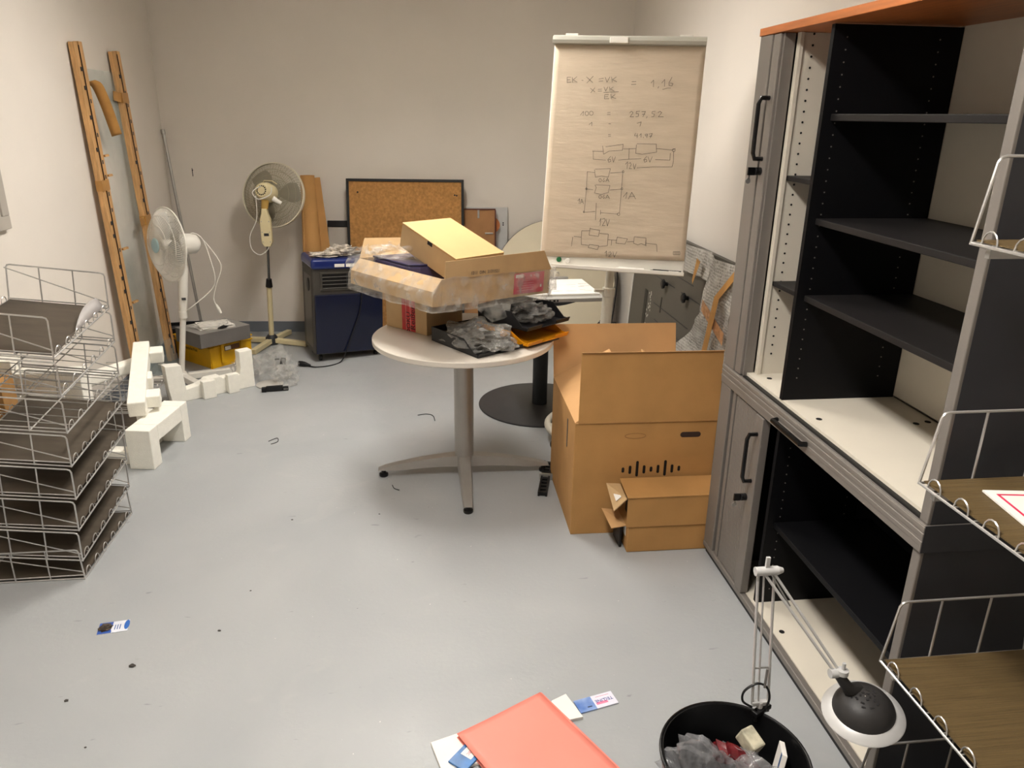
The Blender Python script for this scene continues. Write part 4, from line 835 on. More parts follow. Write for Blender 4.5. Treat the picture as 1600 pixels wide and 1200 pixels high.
MB().bx(.012, CA - .012, .012, CB - .012, 0, .006).build('crate_floor', M_YEL, pc)
rm = MB()
for z in (.150, .180):
    rm.tube([(-.006, -.006, z), (CA + .006, -.006, z), (CA + .006, CB + .006, z), (-.006, CB + .006, z)], .005, 6, True)
rm.build('rim_rails', M_YEL, pc)
for k in range(9): MB().box((.03 + k * .034, -.007, .165), (.005, .006, .03)).build('rim_rib', M_YEL, pc)
for x in (.09, .25): MB().slab((x - .012, -.004, .03), (x + .012, -.004, .03), (x + .012, -.014, .18), (x - .012, -.014, .18), .004).build('handle_post', M_YEL, pc)
MB().box((.17, -.006, .128), (.12, .003, .036)).build('label_holder', mat('label_brown', (110, 72, 40), 0.6), pc); MB().box((.135, -.009, .128), (.045, .003, .026)).build('label_card', M_PAPER, pc)
ctT = lambda y, z: Matrix(((0, 0, -1, -.0068), (-1, 0, 0, y), (0, 1, 0, z), (0, 0, 0, 1)))
text('lettering', 'Deutsche Post', .030, ctT(.225, .112), M_INKB, pc, xs=.9)
hn = MB(); hn.tube([(-.0068, .115 + .010 * math.cos(a), .138 + .010 * math.sin(a)) for a in [math.pi * 2 * k / 12 for k in range(12)]], .002, 4, True)
hn.add([(-.0068, .107, .142), (-.0068, .090, .150), (-.0068, .090, .128), (-.0068, .107, .136)], [(0, 1, 2, 3)]); hn.build('horn_symbol', M_INKB, pc)
gx = thing('grey_box', (-1.463, 5.077, .1895), 'flat grey box resting on the yellow postal crate', 'box', rot=(0, R(1.2), .808))
MB().bx(0, .385, 0, .30, 0, .098).build('box_body', mat('box_grey', (112, 108, 104), 0.55, var=0.04), gx, bevel=.003)
MB().bx(-.001, .386, -.001, .301, .098, .1).build('lid', mat('box_lid_grey', (150, 146, 140), 0.5, var=0.03), gx, bevel=.001)
GXM = TR((-1.463, 5.077, .1895), (0, R(1.2), .808))
pb_ = thing('paper_bundle', GXM @ Vector((.19, .13, .101)), 'bundle of white papers in clear film on the flat grey box', 'papers', rot=(0, R(1.2), .55))
for k, (rz, s_) in enumerate(((.0, 1), (.12, .95), (-.08, .9))): MB().bx(-.12 * s_, .12 * s_, -.085 * s_, .085 * s_, .008 * k, .008 * k + .006, Matrix.Rotation(rz, 4, 'Z')).build('sheet', M_PAPER, pb_, bevel=.001)
MB().blob((0, 0, .018), (.125, .085, .018), 41, .4, 3, 3, .0).build('film', M_FILM, pb_, smooth=True)
tag(MB().blob((0, 0, .01), (.045, .012, .012), 43, .5, 3, 2, 0, TR(GXM @ Vector((.20, .035, .1005)), (0, 0, .9))).build('black_clip', M_BLACK), 'small dark bit lying on the flat grey box', 'clip')

# ------------------------------------------------------------------ white packing foam
def foam(name, T, polys, label, extra=()):
    """Foam profile extruded across its thickness; extra = loose cubes glued to it."""
    t = thing('packing_foam', T.to_translation(), label, 'packing foam', 'white packing foam parts by the white fan'); t.rotation_euler = T.to_euler()
    P = Matrix(((1, 0, 0, 0), (0, 0, -1, 0), (0, 1, 0, 0), (0, 0, 0, 1)))
    for (pl, y0, y1) in polys: MB().prism(pl, -y1, -y0, P).build('foam_bar', M_FOAM, t, bevel=.004)
    for q in extra: MB().bx(*q).build('foam_block', M_FOAM, t, bevel=.004)
    return t
a = Vector((-1.515, 4.545, 0)); b_ = Vector((-1.085, 4.845, 0)); L = (b_ - a).length; rz = math.atan2(b_.y - a.y, b_.x - a.x)
foam('f', TR(a, (0, 0, rz)), [([(0, 0), (L, 0), (L, .25), (L - .085, .25), (L - .085, .145), (L - .095, .10), (L - .12, .10), (L - .125, .085), (L - .15, .085), (L - .15, .10), (.32, .10), (.30, .115), (.22, .115), (.20, .10), (.16, .085), (.09, .075), (.075, .235), (-.02, .245), (-.015, .10)], 0, .07)],
     'comb-shaped white foam with two upright ends in front of the white fan', [(.175, .255, -.045, .002, 0, .115), (.335, .405, -.04, .002, .0, .125)])
foam('f', TR((-1.462, 3.635, 0), (0, 0, R(-9))), [([(0, 0), (.125, 0), (.125, .21), (0, .21)], 0, .085), ([(0, .125), (.125, .125), (.125, .21), (0, .21)], .085, .345), ([(0, 0), (.125, 0), (.125, .21), (0, .21)], .345, .42)],
     'white foam bench block with square legs right of the wire trays', [(-.14, 0, .05, .12, .0, .07), (-.10, .0, .30, .40, .0, .17)])
# bar leaning from the bench block up to the trays behind
c0, c1 = Vector((-1.44, 3.78, .262)), Vector((-1.60, 4.42, .402))
lb_ = thing('packing_foam', c0, 'long white foam bar leaning over the foam bench block', 'packing foam', 'white packing foam parts by the white fan')
MB().bar((0, 0, 0), c1 - c0, .085, .085).build('foam_bar', M_FOAM, lb_, bevel=.006)
dd = c1 - c0
for u, sx in ((.17, .07), (.88, .075), (.45, .045)): MB().bar(dd * u - dd * .06 + Vector((.0, 0, -.01)) + Vector((sx, .02, 0)), dd * u + dd * .06 + Vector((0, 0, -.01)) + Vector((sx, .02, 0)), .07 if u != .45 else .03, .07).build('foam_block', M_FOAM, lb_, bevel=.006)
fr_ = thing('packing_foam', (-1.72, 4.30, .264), 'white foam roll lying on the wire trays behind the leaning foam bar', 'packing foam', 'white packing foam parts by the white fan')
MB().bar((-.12, -.19, .037), (.085, .16, .037), .072, .072).build('foam_bar', M_FOAM, fr_, bevel=.02, seg=4)
fs_ = thing('packing_foam', (-1.70, 3.42, 0), 'tall white foam frame standing behind the stacked wire trays', 'packing foam', 'white packing foam parts by the white fan')
for q in ((-.165, -.075, -.05, .05, 0, .66), (.12, .20, -.05, .05, 0, .60), (-.075, .12, -.045, .045, .50, .60), (-.075, .12, -.045, .045, .30, .38), (-.075, .12, -.045, .045, .0, .09)): MB().bx(*q).build('foam_bar', M_FOAM, fs_, bevel=.005)
rbx = MB().bx(-.06, .06, -.09, .09, 0, .62, TR((-1.79, 3.22, 0), (0, 0, R(12)))).build('brown_carton', M_CARD, bevel=.003); tag(rbx, 'narrow brown carton standing behind the left tray stack by the wall', 'box')

# ------------------------------------------------------------------ plastic litter near the fans
def litter(name, loc, rad, seed, m, label, cat, sub=4, amp=.45, fr=3.0, rot=0, group=None):
    t = thing(name, loc, label, cat, group, rot=(0, 0, rot)); MB().blob((0, 0, rad[2] * .7), rad, seed, amp, fr, sub, 0).build('film', m, t, smooth=True); return t
l1 = litter('plastic_bag', (-.985, 5.04, .001), (.12, .15, .105), 51, M_BAG, 'tall crumpled clear plastic bag beside the upright foam end', 'bag')
l2 = litter('bubble_film', (-.885, 4.87, .001), (.075, .09, .075), 53, M_BAG, 'heap of clear bubble film on the floor left of the air conditioner', 'film')
l3 = litter('plastic_jar', (-1.185, 4.99, .001), (.07, .06, .08), 55, M_FILM, 'clear plastic cup behind the comb-shaped foam', 'cup')
tag(MB().lathe([(.085, .001), (.088, .006), (.06, .009)], 32, TR((-.995, 4.86, 0))).build('round_lid', mat('lid_grey', (190, 186, 178), 0.4), smooth=True), 'round flat pale lid under the clear bag', 'lid')  # flat round plastic lid on the floor
def connector(loc, rz, label, L=.165, rot=None):
    t = thing('plastic_connector', loc, label, 'plastic part', rot=rot or (0, 0, rz))
    MB().bx(-L * .33, L * .30, -.013, .013, .004, .034).build('block', M_BLACK, t, bevel=.002)
    MB().bx(-L / 2, -L * .33, -.016, .016, 0, .028).build('end_clip', M_BLACK, t, bevel=.002); MB().bx(L * .30, L / 2, -.011, .011, 0, .026).build('end_clip', M_BLACK, t, bevel=.002)
    h = MB()
    for k in range(3): h.bx(L * .33 + k * .009, L * .33 + k * .009 + .004, -.0118, -.0108, .008, .018)
    h.build('slots', M_STEEL, t); return t
connector((-.94, 4.735, .001), R(8), 'black plastic connector strip on the floor before the clear bag')
tag(MB().bx(-.018, .018, -.01, .01, 0, .045, TR((-.985, 5.30, .001), (0, R(15), .3))).bx(-.05, -.018, -.006, .006, .036, .045, TR((-.985, 5.30, .001), (0, 0, .3))).build('plastic_hook', M_BLACK, bevel=.002), 'small black plastic hook behind the clear bag', 'hook')
bs = thing('cable_chain', (.612, 3.40, .0015), 'black slotted plastic strip on the floor left of the large carton', 'plastic part', rot=(0, 0, R(76)))
for q in ((-.25, .10, -.022, -.014), (-.25, .10, .014, .022)): MB().bx(q[0], q[1], q[2], q[3], 0, .022).build('side_rail', M_BLACK, bs)
for k in range(10): MB().bx(-.245 + k * .036, -.225 + k * .036, -.014, .014, .002, .018).build('rung', M_BLACK, bs)
MB().bx(-.075, -.06, -.04, .03, .0, .03).build('crossbar', M_STEEL, bs)

# ------------------------------------------------------------------ grey panel and bubble wrap at the right wall
gpn = thing('display_board', (1.50, 4.28, 0), 'large dark grey panel with black knobs leaning on the right wall', 'panel', rot=(0, R(3.2), 0))
M_PGR = mat('panel_grey', (88, 84, 76), 0.5, var=0.04, scale=4)
MB().bx(0, .03, -.84, .97, 0, 1.02).build('panel_sheet', M_PGR, gpn, bevel=.002)
MB().bx(-.004, .034, .97, .985, 0, 1.02).build('panel_edge', M_PAPER, gpn, label='pale worn edge')
g_ = MB()
for z, y0, y1 in ((.80, -.2, .75), (.725, .1, .62), (.725, -.35, -.02), (.55, -.2, .45), (.45, -.1, .4)): g_.bx(-.002, 0, y0, y1, z, z + .004)
g_.build('score_lines', M_DKGREY, gpn)
for y in (.235, -.148): MB().lathe([(.012, 0), (.012, .02), (.03, .024), (.03, .034), (.02, .04)], 8, AX((0, y, .72), (-1, 0, 0))).build('knob', M_BLACK, gpn)
MB().bx(-.002, 0, .60, .66, .33, .60).build('slot', M_BLACK, gpn); MB().bx(-.002, 0, .30, .315, .52, .62).build('slot', M_BLACK, gpn)
st_ = MB(); random.seed(8)
for k in range(26): y, z = random.uniform(.50, .58), random.uniform(.28, .60); st_.bx(-.002, 0, y, y + .012, z, z + .012)
st_.build('worn_label', mat('worn_white', (190, 186, 176), 0.7), gpn)
# bubble wrap over the near end
def bubble_mat():
    m = bpy.data.materials.new('bubble_wrap'); m.use_nodes = True; nt = m.node_tree; nd = nt.nodes; lk = nt.links; b = nd['Principled BSDF']; out_ = nd['Material Output']
    b.inputs['Base Color'].default_value = (*lin((214, 210, 202)), 1); b.inputs['Roughness'].default_value = .18; b.inputs['Specular IOR Level'].default_value = .8
    tc = nd.new('ShaderNodeTexCoord'); vo = nd.new('ShaderNodeTexVoronoi'); vo.inputs['Scale'].default_value = 62; vo.inputs['Randomness'].default_value = .25
    lk.new(tc.outputs['Object'], vo.inputs['Vector']); bp = nd.new('ShaderNodeBump'); bp.inputs['Strength'].default_value = 1; bp.inputs['Distance'].default_value = .006; bp.invert = True
    lk.new(vo.outputs['Distance'], bp.inputs['Height']); lk.new(bp.outputs[0], b.inputs['Normal'])
    tr = nd.new('ShaderNodeBsdfTransparent'); mx = nd.new('ShaderNodeMixShader'); mr = nd.new('ShaderNodeMapRange'); mr.inputs[1].default_value = .1; mr.inputs[2].default_value = .55; mr.inputs[3].default_value = .62; mr.inputs[4].default_value = .25
    lk.new(vo.outputs['Distance'], mr.inputs[0]); lk.new(mr.outputs[0], mx.inputs[0]); lk.new(b.outputs[0], mx.inputs[1]); lk.new(tr.outputs[0], mx.inputs[2]); lk.new(mx.outputs[0], out_.inputs[0]); return m
M_BUB = bubble_mat()
bw = thing('bubble_wrap', (1.49, 3.70, 0), 'bubble wrap with brown tape over the near end of the grey panel', 'bubble wrap', rot=(0, R(3.2), 0))
def wrap_sheet(pts_fn, nu, nv, name, off, amp, seed):
    vs_ = []
    for j in range(nv + 1):
        for i in range(nu + 1):
            y, z = pts_fn(i / nu, j / nv); x = -off - amp * (.5 + noise.noise((y * 5 + seed, z * 5, seed))) - amp * .5 * abs(noise.noise((y * 13, z * 13, seed)))
            vs_.append((x, y, z))
    fs = [(j * (nu + 1) + i, j * (nu + 1) + i + 1, (j + 1) * (nu + 1) + i + 1, (j + 1) * (nu + 1) + i) for j in range(nv) for i in range(nu)]
    return MB().add(vs_, fs).build(name, M_BUB, bw, smooth=True)
def lerp(a, b, t): return a + (b - a) * t
def fn1(u, v):     # main sheet: left edge jagged
    z = v * 1.03
    le = .42 if z < .45 else (.42 - (z - .45) / .27 * .33 if z < .72 else (.09 + (z - .72) * .3 if z < .88 else .13 + (z - .88) * 1.3))
    return lerp(le, -.27, u), z
wrap_sheet(fn1, 40, 50, 'wrap_sheet', .008, .035, 1.5)
wrap_sheet(lambda u, v: (lerp(.50, .10, u), lerp(.88, 1.03, v) + .02 * (u - .5)), 20, 10, 'wrap_flap', .012, .02, 4.5)
tt = MB().slab((-.035, 3.403 - 3.7 + .03, 1.035), (-.035, 3.403 - 3.7 - .03, 1.035), (-.058, -.157, .85), (-.058, -.097, .85), .001).slab((-.058, -.157, .85), (-.058, -.097, .85), (-.075, -.057, .40), (-.075, -.117, .40), .001)
tt.build('packing_tape', M_KRAFT, bw); MB().slab((-.05, .18, .975), (-.05, .235, .985), (-.05, .26, .86), (-.05, .245, .84), .001).build('packing_tape', M_KRAFT, bw)
MB().slab((-.058, .05, .80), (-.05, -.26, .70), (-.05, -.26, .64), (-.058, .05, .74), .001).build('packing_tape', film('orange_tape', (206, 150, 100), .45, .3, .2), bw)

# ------------------------------------------------------------------ large open carton and the two long cartons
lc = thing('large_carton', (.618, 2.806, 0), 'large open cardboard box with raised flaps beside the cabinet', 'box', rot=(0, 0, -.02))
LA, LB, LH = .60, .588, .517
for q in ((0, LA, 0, .006), (0, LA, LB - .006, LB), (0, .006, .006, LB - .006), (LA - .006, LA, .006, LB - .006)): MB().bx(q[0], q[1], q[2], q[3], 0, LH).build('carton_side', M_CARD, lc, bevel=.002)
MB().bx(.006, LA - .006, .006, LB - .006, 0, .008).build('carton_bottom', M_CARD_IN, lc)
MB().slab((.012, .0, LH), (LA + .0, .0, LH), (LA + .0, .018, LH + .298), (.016, .018, LH + .298), .006).build('flap', M_CARD, lc, label='upright front flap')
MB().slab((0, LB, LH), (LA, LB, LH), (LA + .0, LB + .06, LH + .245), (0, LB + .06, LH + .245), .006).build('flap', M_CARD_IN, lc, label='upright rear flap')
MB().slab((0, .006, LH), (0, LB - .006, LH), (.25, LB - .06, LH + .155), (.24, .06, LH + .14), .006).build('flap', M_CARD_IN, lc)
MB().slab((LA, .006, LH), (LA, LB - .006, LH), (LA - .20, LB - .07, LH + .150), (LA - .20, .05, LH + .13), .006).build('flap', M_CARD_IN, lc)
M_SLOT = mat('slot_shade', (22, 15, 9), 0.9)
def pill(m, x, z, w, h, y=-.0006, T=None):
    r = min(w, h) / 2; n = 8; pts = []
    for cxx, czz, a0 in ((x + w / 2 - r, z + h / 2 - r, 0), (x - w / 2 + r, z + h / 2 - r, 90), (x - w / 2 + r, z - h / 2 + r, 180), (x + w / 2 - r, z - h / 2 + r, 270)):
        for k in range(5): pts.append((cxx + r * math.cos(R(a0 + 22.5 * k)), czz + r * math.sin(R(a0 + 22.5 * k))))
    m.prism(pts, -.001, .0008, Matrix(((1, 0, 0, 0), (0, 0, -1, 0), (0, 1, 0, 0), (0, 0, 0, 1))))
for k, hh in enumerate((.024, .038, .072, .038, .024, .038, .072, .038, .024)):
    o = MB(); pill(o, .212 + k * .0302, .300 - .0 * k + (.004 if hh > .05 else 0), .0115, hh); o.build('vent_slot', M_SLOT, lc)  # dark flat pills paint the shade inside the slots
o = MB(); pill(o, .49, .455, .088, .024); o.build('hand_hole', mat('hand_hole_shade', (58, 42, 34), 0.9), lc)  # dark pill paints the shade inside the open hand hole
o = MB(); o.tube([(.255 + .044 * math.cos(a) * (1), -.0006, .455 + .0115 * math.sin(a)) for a in [2 * math.pi * k / 24 for k in range(24)]], .0011, 4, True); o.build('hand_hole_cut', mat('card_cut_line', (138, 98, 56), 0.8), lc)  # darker brown outline of the other hand hole
MB().bx(-.0015, 0, .16, .175, .34, .47).build('grey_tape', M_DKGREY, lc)
cr = MB().slab((.018, .0095, LH + .296), (LA, .0095, LH + .296), (LA, .0105, LH + .2975), (.018, .0105, LH + .2975), .008); cr.build('flap_edge', M_CARD_IN, lc)
MB().bx(.0, LA, -.0012, .0, LH - .003, LH + .001).build('fold_line', M_CARD_IN, lc)

def long_carton(z, h, label, open_=False, dx=0):
    t = thing('long_carton', (.822 + dx, 2.642, z), label, 'box', rot=(0, 0, R(-.5)))
    W, D = .42, .148
    if not open_:
        MB().bx(0, W, 0, D, 0, h).build('carton', M_CARD, t, bevel=.003)
        MB().bx(-.001, 0, .03, .07, h - .06, h - .012).build('paper_label', M_PAPER, t)
    else:
        for q in ((0, W, 0, .005, 0, h), (0, W, D - .005, D, 0, h + .0), (0, W, .005, D - .005, 0, .005)): MB().bx(*q).build('carton_side', M_CARD, t)
        MB().slab((-.003, -.004, h), (W, -.002, h), (W, D, h + .012), (.0, D, h + .012), .005).build('lid', M_CARD, t, bevel=.001)
        fl = MB().slab((0, .012, h - .01), (0, D - .02, h + .0), (-.062, D - .03, h + .01), (-.055, .0, h - .055), .004).build('end_flap', M_CARD_TAN, t)
        lab_ = MB().slab((-.022, .028, h - .012), (-.022, .065, h - .010), (-.046, .060, h - .015), (-.044, .022, h - .028), .001).build('paper_label', M_PAPER, fl); lab_.location.z = .0065
        MB().slab((0, .005, .004), (0, D - .01, .004), (-.075, D - .02, .02), (-.062, .0, -.002), .003).build('end_flap', M_CARD_IN, t)
        MB().bx(.03, .04, .01, D - .01, .008, h - .004).build('dark_content', M_BLACK, t)
    return t
long_carton(0.001, .120, 'closed long cardboard box on the floor before the large carton')
long_carton(.122, .132, 'long cardboard box with torn open end on top of the closed one', True, -.010).location.y -= .006
tag(MB().bx(-.004, .004, -.05, .05, 0, .115, TR((.805, 2.735, .001), (0, 0, 0))).build('black_plate', M_BLACK), 'thin black plate standing between the long cartons and the large carton', 'plate')

# ------------------------------------------------------------------ waste bin, its rubbish, clamp lamp
bn = thing('waste_bin', (.685, 1.268, 0), 'black round waste bin full of rubbish in the right foreground', 'bin')
MB().lathe([(.125, 0), (.130, .004), (.163, .32), (.168, .326), (.168, .334), (.160, .334), (.157, .32), (.122, .008), (.001, .008)], 64, cap=False).build('bin_shell', mat('bin_black', (16, 16, 17), 0.32, var=0.1), bn, smooth=True)
MB().tube([(.166 * math.cos(a), .166 * math.sin(a), .332) for a in [2 * math.pi * k / 64 for k in range(64)]], .0042, 8, True).build('bin_rim', M_BLACKG, bn, smooth=True)
o = MB(); vs_ = []
for k in range(9):
    a = R(185 + k * 7); vs_ += [(.1495 * math.cos(a), .1495 * math.sin(a), .16), (.1655 * math.cos(a), .1655 * math.sin(a), .30)]
o.add(vs_, [(2 * i, 2 * i + 2, 2 * i + 3, 2 * i + 1) for i in range(8)]); o.build('side_sticker', mat('bin_red', (110, 34, 40), 0.5), bn, label='dark red sticker')
rbg = thing('rubbish_bag', (.655, 1.235, .20), 'crumpled clear plastic bag with red wrapper in the waste bin', 'bag', rot=(0, 0, .4))
MB().blob((-.01, .0, .05), (.115, .105, .115), 61, .5, 2.2, 5).build('bag_film', film('rubbish_film', (150, 150, 152), .62, .08, .9, 20), rbg, smooth=True)
MB().blob((-.0, .0, .035), (.085, .08, .085), 63, .4, 3, 3).build('dark_filling', mat('rubbish_dark', (52, 52, 55), 0.35, var=0.4, scale=25), rbg, smooth=True)
MB().blob((.045, .0, .105), (.028, .08, .05), 65, .3, 3, 3).build('red_wrapper', mat('wrapper_red', (96, 22, 28), 0.25, var=0.3, scale=30), rbg, smooth=True)
MB().box((.075, .075, .15), (.036, .05, .038), Matrix.Rotation(.4, 4, 'X')).build('torn_carton', mat('torn_carton', (196, 190, 166), 0.8, var=0.25, scale=30), rbg, bevel=.004)
rc = thing('thin_carton', (.765, 1.235, .225), 'thin white and blue carton sticking up in the waste bin', 'box', rot=(R(-24), R(8), R(-28)))
MB().bx(-.006, .006, -.045, .045, 0, .125).build('carton', M_PAPER, rc, bevel=.001); MB().bx(-.0065, -.006, -.045, -.030, 0, .125).build('blue_edge', mat('carton_blue', (60, 96, 150), 0.4), rc)
M_LSIL = mat('lamp_silver', (204, 203, 201), 0.35, 0.12, var=0.03)
lm = thing('clamp_lamp', (.797, 1.392, .335), 'silver swing-arm lamp with dark shade clamped to the waste bin', 'lamp')
L0 = Vector((.797, 1.392, .335))
ELB = Vector((.770, 1.404, .728)) - L0; HJ = Vector((.930, 1.315, .503)) - L0; SH = Vector((.992, 1.286, .418)) - L0
MB().bar((-.02, -.015, .006), (.03, .012, .006), .018, .012).bar((-.012, -.008, -.02), (-.012, -.008, .012), .012, .008).build('clamp', M_BLACK, lm, bevel=.002)
MB().tube([(0, 0, .012), (0, 0, .03)], .008, 10).box((0, 0, .026), (.044, .012, .012)).build('base_joint', M_LSIL, lm, bevel=.002)
sx = Vector((.020, 0, 0)); lo_ = Vector((0, 0, .025))
for k, (o1, o2) in enumerate(((-sx, -sx * .95), (-sx * .25, -sx * .25), (sx, sx))): MB().tube([lo_ + o1, ELB + o2 + Vector((0, 0, -.01))], .0036 if k != 1 else .0024, 8).build('lower_arm', M_LSIL, lm, smooth=True)
MB().tube([lo_ + Vector((.003, -.004, .05)), lo_ + Vector((.003, -.004, .105))], .0032, 8).build('spring', M_STEEL, lm, smooth=True)
mid = lo_.lerp(ELB, .28); MB().tube([mid - sx, mid + sx], .0022, 6).build('cross_pin', M_STEEL, lm)
MB().tube([ELB - sx * 1.35, ELB + sx * 1.35], .0105, 12).box((ELB.x, ELB.y, ELB.z + .018), (.009, .006, .036)).lathe([(.010, 0), (.006, .012)], 10, AX(ELB + sx * 1.35, (1, 0, 0))).build('elbow', M_LSIL, lm, smooth=True)
for s_ in (-.45, .7): MB().tube([ELB + sx * s_, HJ + sx * (s_ * .55)], .0036, 8).build('upper_arm', M_LSIL, lm, smooth=True)
MB().tube([ELB + sx * .35 - Vector((0, 0, .0)), ELB.lerp(HJ, .3) + sx * .35 - Vector((0, 0, .012))], .002, 6).build('spring', M_STEEL, lm)
MB().tube([HJ - sx * .9, HJ + sx * .9], .011, 12).lathe([(.013, 0), (.013, .012), (.004, .013), (.004, .03)], 14, AX(HJ + Vector((.01, -.004, .0)), (0, 0, 1))).build('head_joint', M_LSIL, lm, smooth=True)
M_SHD = mat('shade_dark_grey', (46, 44, 43), 0.5, var=0.04)
sd = (SH - HJ).normalized(); ST = AX(SH, Vector((-.16, -.14, 1)), (0, 1, 0))
MB().tube([HJ + sd * .005, HJ + sd * .05, SH + ST.to_3x3() @ Vector((.03, 0, .03))], [.011, .015, .018], 12).build('neck', M_SHD, lm, smooth=True)
MB(ST).lathe([(.068, .002), (.066, .012), (.056, .028), (.038, .040), (.016, .046), (.001, .047)], 48, cap=False).build('shade', M_SHD, lm, smooth=True, label='dark grey domed shade')
MB(ST).lathe([(.066, .004), (.088, -.006), (.090, -.010), (.086, -.012), (.066, -.002)], 64, cap=False).build('shade_rim', M_LSIL, lm, smooth=True, label='broad silver rim of the shade')
v_ = MB(ST)
for ring, n_, l_ in ((.010, 6, .006), (.020, 8, .008), (.029, 10, .009)):
    for k in range(n_):
        if (k + int(ring * 1000)) % 4 == 0: continue
        a = 2 * math.pi * k / n_; zz = .0475 - (ring / .06) ** 2 * .022
        v_.box((ring, 0, zz), (.0042, l_, .0018), Matrix.Rotation(a, 4, 'Z'))
v_.build('vent_slits', M_INKB, lm)
MB().tube(smooth_path([(-.02, 0, .015), (-.045, .0, .035), (-.045, .0, .065), (-.015, .0, .085), (.012, .0, .07), (.02, -.004, .04), (.01, -.01, .012), (.03, .01, -.01)]), .003, 6).build('lamp_cord', M_BLACK, lm, smooth=True)

# ------------------------------------------------------------------ papers in the foreground
M_ORG = mat('folder_salmon', (246, 142, 126), 0.45, var=0.03, scale=4)
fd = thing('folder', (.073, 1.714, .014), 'salmon orange folder lying in the foreground on the papers', 'folder', rot=(R(-1.0), R(-.5), -1.074))
n = 16; vs_ = []
def sheet_grid(w, d, nx, ny, fz):
    v = []; 
    for j in range(ny + 1):
        for i in range(nx + 1): x, y = w * i / nx, d * j / ny; v.append((x, y, fz(x, y)))
    return v, [(j * (nx + 1) + i, j * (nx + 1) + i + 1, (j + 1) * (nx + 1) + i + 1, (j + 1) * (nx + 1) + i) for j in range(ny) for i in range(nx)]
v, q = sheet_grid(.45, .30, 24, 14, lambda x, y: .013 + .003 * noise.noise((x * 6, y * 5, 2)) - .006 * max(0, 1 - y / .05) * abs(noise.noise((x * 14, 1, 3))))
o = MB().add(v, q).build('front_cover', M_ORG, fd, smooth=True); md = o.modifiers.new('t', 'SOLIDIFY'); md.thickness = .0012
v, q = sheet_grid(.45, .302, 12, 6, lambda x, y: .0)
o = MB().add(v, q).build('back_cover', M_ORG, fd, smooth=True); md = o.modifiers.new('t', 'SOLIDIFY'); md.thickness = .0012
MB().bx(.004, .445, .006, .297, .001, .006).build('papers_inside', M_PAPER, fd)
MB().tube([(0, .3015, .006), (.45, .3015, .006)], .0065, 8).build('spine', M_ORG, fd, smooth=True)
w1 = MB().bx(0, .16, -.105, 0, .0, .012, TR((.365, 1.835, .001), (0, 0, R(-42)))); 
w1 = MB().slab((.37, 1.832, .001), (.31, 1.73, .001), (.452, 1.757, .001), (.418, 1.856, .001), .010).build('white_carton', M_PAPER, bevel=.001); tag(w1, 'white carton edge sticking out right of the salmon folder', 'carton')
lf = thing('leaflet', (.437, 1.829, .001), 'blue and white leaflet lettered TECLINE beside the salmon folder', 'leaflet', rot=(0, 0, R(14)))
M_LFB = mat('leaflet_sky', (70, 112, 186), 0.3, var=0.25, scale=16, rgb2=(176, 196, 226))
MB().bx(0, .056, -.053, 0, 0, .004).build('blue_part', M_LFB, lf); MB().bx(.056, .128, -.053, 0, 0, .004).build('white_part', mat('leaflet_white', (226, 226, 238), 0.3, var=0.03), lf)
tl = text('lettering', 'TEC', .0165, TR((.106, -.026, .0043), (0, 0, math.pi)), mat('letter_blue', (40, 44, 140), 0.4), lf); tl = text('lettering', 'LINE', .0165, TR((.078, -.026, .0043), (0, 0, math.pi)), mat('letter_blue', (40, 44, 140), 0.4), lf)
MB().bx(.062, .100, -.040, -.030, .0035, .00415).build('red_patch', mat('leaflet_pink', (232, 130, 160), 0.4), lf)
MB().bx(.030, .045, -.040, -.037, .004, .0044).build('dark_dash', M_INKB, lf); MB().bx(.07, .115, -.0095, -.0085, .004, .0043).build('red_line', mat('leaflet_red', (214, 70, 110), 0.4), lf)
w2 = MB().slab((-.002, 1.706, .001), (.027, 1.600, .001), (.13, 1.62, .001), (.085, 1.735, .001), .010).build('white_carton', M_PAPER, bevel=.001); tag(w2, 'white carton corner sticking out left of the salmon folder', 'carton')
w3 = thing('blue_packet', (.080, 1.622, .0125), 'blue printed packet partly under the salmon folder', 'packet', rot=(0, 0, R(48)))
MB().bx(-.02, .09, -.03, .03, 0, .006).build('packet', mat('packet_blue', (56, 116, 178), 0.3, var=0.2, scale=20), w3, bevel=.001); MB().bx(.02, .055, -.018, .018, .006, .0065).build('packet_field', M_PAPER, w3); text('packet_print', 'TEC', .012, TR((.037, 0, .0066), (0, 0, R(180))), mat('leaflet_red', (214, 70, 110), 0.4), w3)
w4 = MB().slab((.475, 1.50, .001), (.50, 1.35, .001), (.60, 1.36, .001), (.545, 1.53, .001), .003).build('paper_sheet', M_PAPER); tag(w4, 'white paper sheet on the floor left of the waste bin', 'paper')
bcd = thing('blister_card', (-1.086, 2.345, .001), 'blue and white blister card lying alone on the floor', 'card', rot=(R(1.5), R(0), R(9)))
MB().bx(-.048, .048, -.030, .030, 0, .002).build('card', mat('card_white', (228, 230, 238), 0.3), bcd)
MB().bx(-.048, -.004, -.030, .030, .002, .0024).build('blue_field', mat('card_blue', (66, 98, 176), 0.3), bcd)
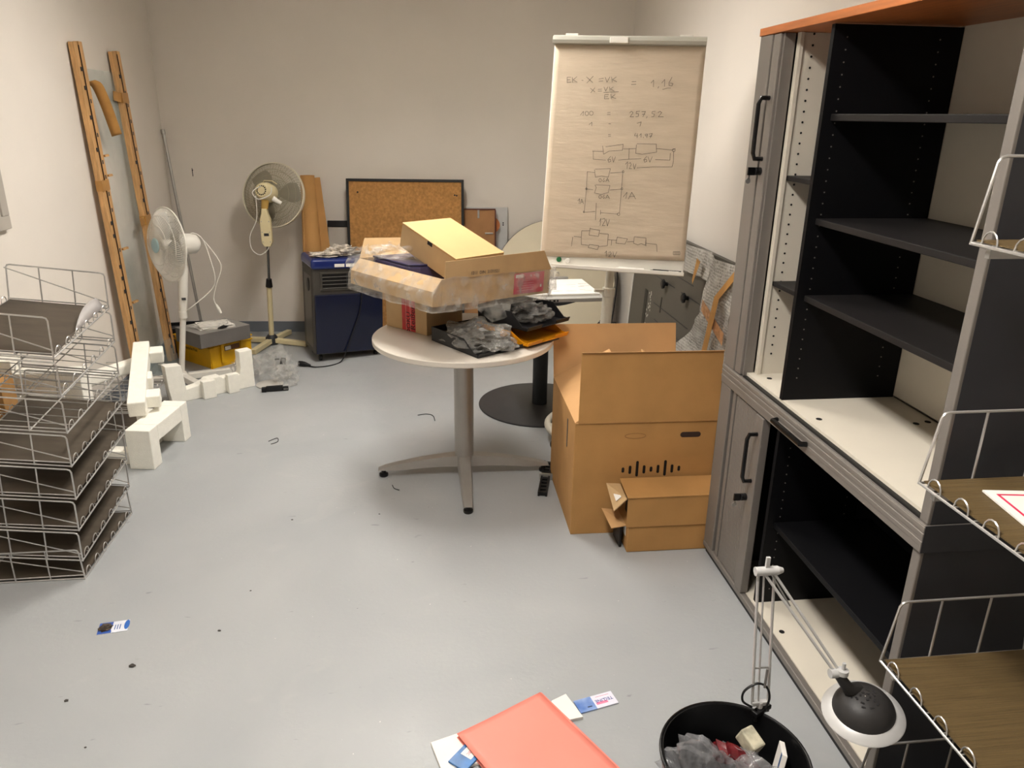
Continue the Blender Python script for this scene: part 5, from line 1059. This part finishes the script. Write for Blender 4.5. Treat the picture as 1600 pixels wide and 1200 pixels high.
MB().lathe([(.034, .0020), (.034, .0026)], 24, Matrix.Translation((.010, -.004, 0)) @ Matrix.Diagonal((.5, .85, 1, 1))).build('white_oval', mat('card_white', (228, 230, 238), 0.3), bcd)
MB().lathe([(.030, .0020), (.030, .0026)], 24, Matrix.Translation((.042, .004, 0)) @ Matrix.Diagonal((.28, .85, 1, 1))).build('blue_oval', mat('card_blue2', (64, 112, 190), 0.3), bcd)
MB().blob((-.026, .002, .003), (.022, .020, .007), 71, .4, 3, 3, .002).build('blister_content', mat('blister_brown', (92, 80, 70), 0.3, var=0.4, scale=40), bcd, smooth=True)
b = MB()
for k in range(3): b.bx(.004 + k * .008, .007 + k * .008, -.016, .010, .0026, .0029)
b.build('card_print', mat('card_print_blue', (70, 104, 160), 0.4), bcd)
# crumbs of dirt
rnd = random.Random(5)
CR = [(-.955, 2.135, .011), (-1.10, 1.995, .007), (-.72, 2.29, .006), (-.585, 3.045, .005), (-.97, 1.80, .004), (-.205, 3.06, .004), (-.66, 2.52, .004)]
for i, (x, y, s_) in enumerate(CR):
    o = MB().blob((x, y, s_ * .25), (s_, s_ * .7, s_ * .35), 80 + i, .5, 2.5, 2, .0005).build('dirt_crumb', mat('dirt_dark', (70, 66, 62), 0.9)); tag(o, 'small dark crumb of dirt on the bare floor', 'crumb', 'dirt crumbs on the floor')
tag(MB().tube(smooth_path([(-.03, 4.235, .003), (.02, 4.25, .003), (.06, 4.22, .003), (.07, 4.14, .003)]), .0022, 5).build('wire_scrap', M_BLACK, smooth=True), 'thin curved black wire scrap on the floor behind the white table', 'wire')
tag(MB().tube(smooth_path([(-.155, 3.335, .003), (-.145, 3.30, .003), (-.12, 3.28, .003)]), .0022, 5).build('wire_scrap', M_BLACK, smooth=True), 'short black wire scrap under the left arm of the white table', 'wire')
tag(MB().tube(smooth_path([(-.84, 3.92, .003), (-.80, 3.96, .003), (-.79, 3.91, .003), (-.82, 3.88, .003)]), .002, 5).build('wire_scrap', M_BLACK, smooth=True), 'tiny curled black wire scrap in the middle of the open floor', 'wire')
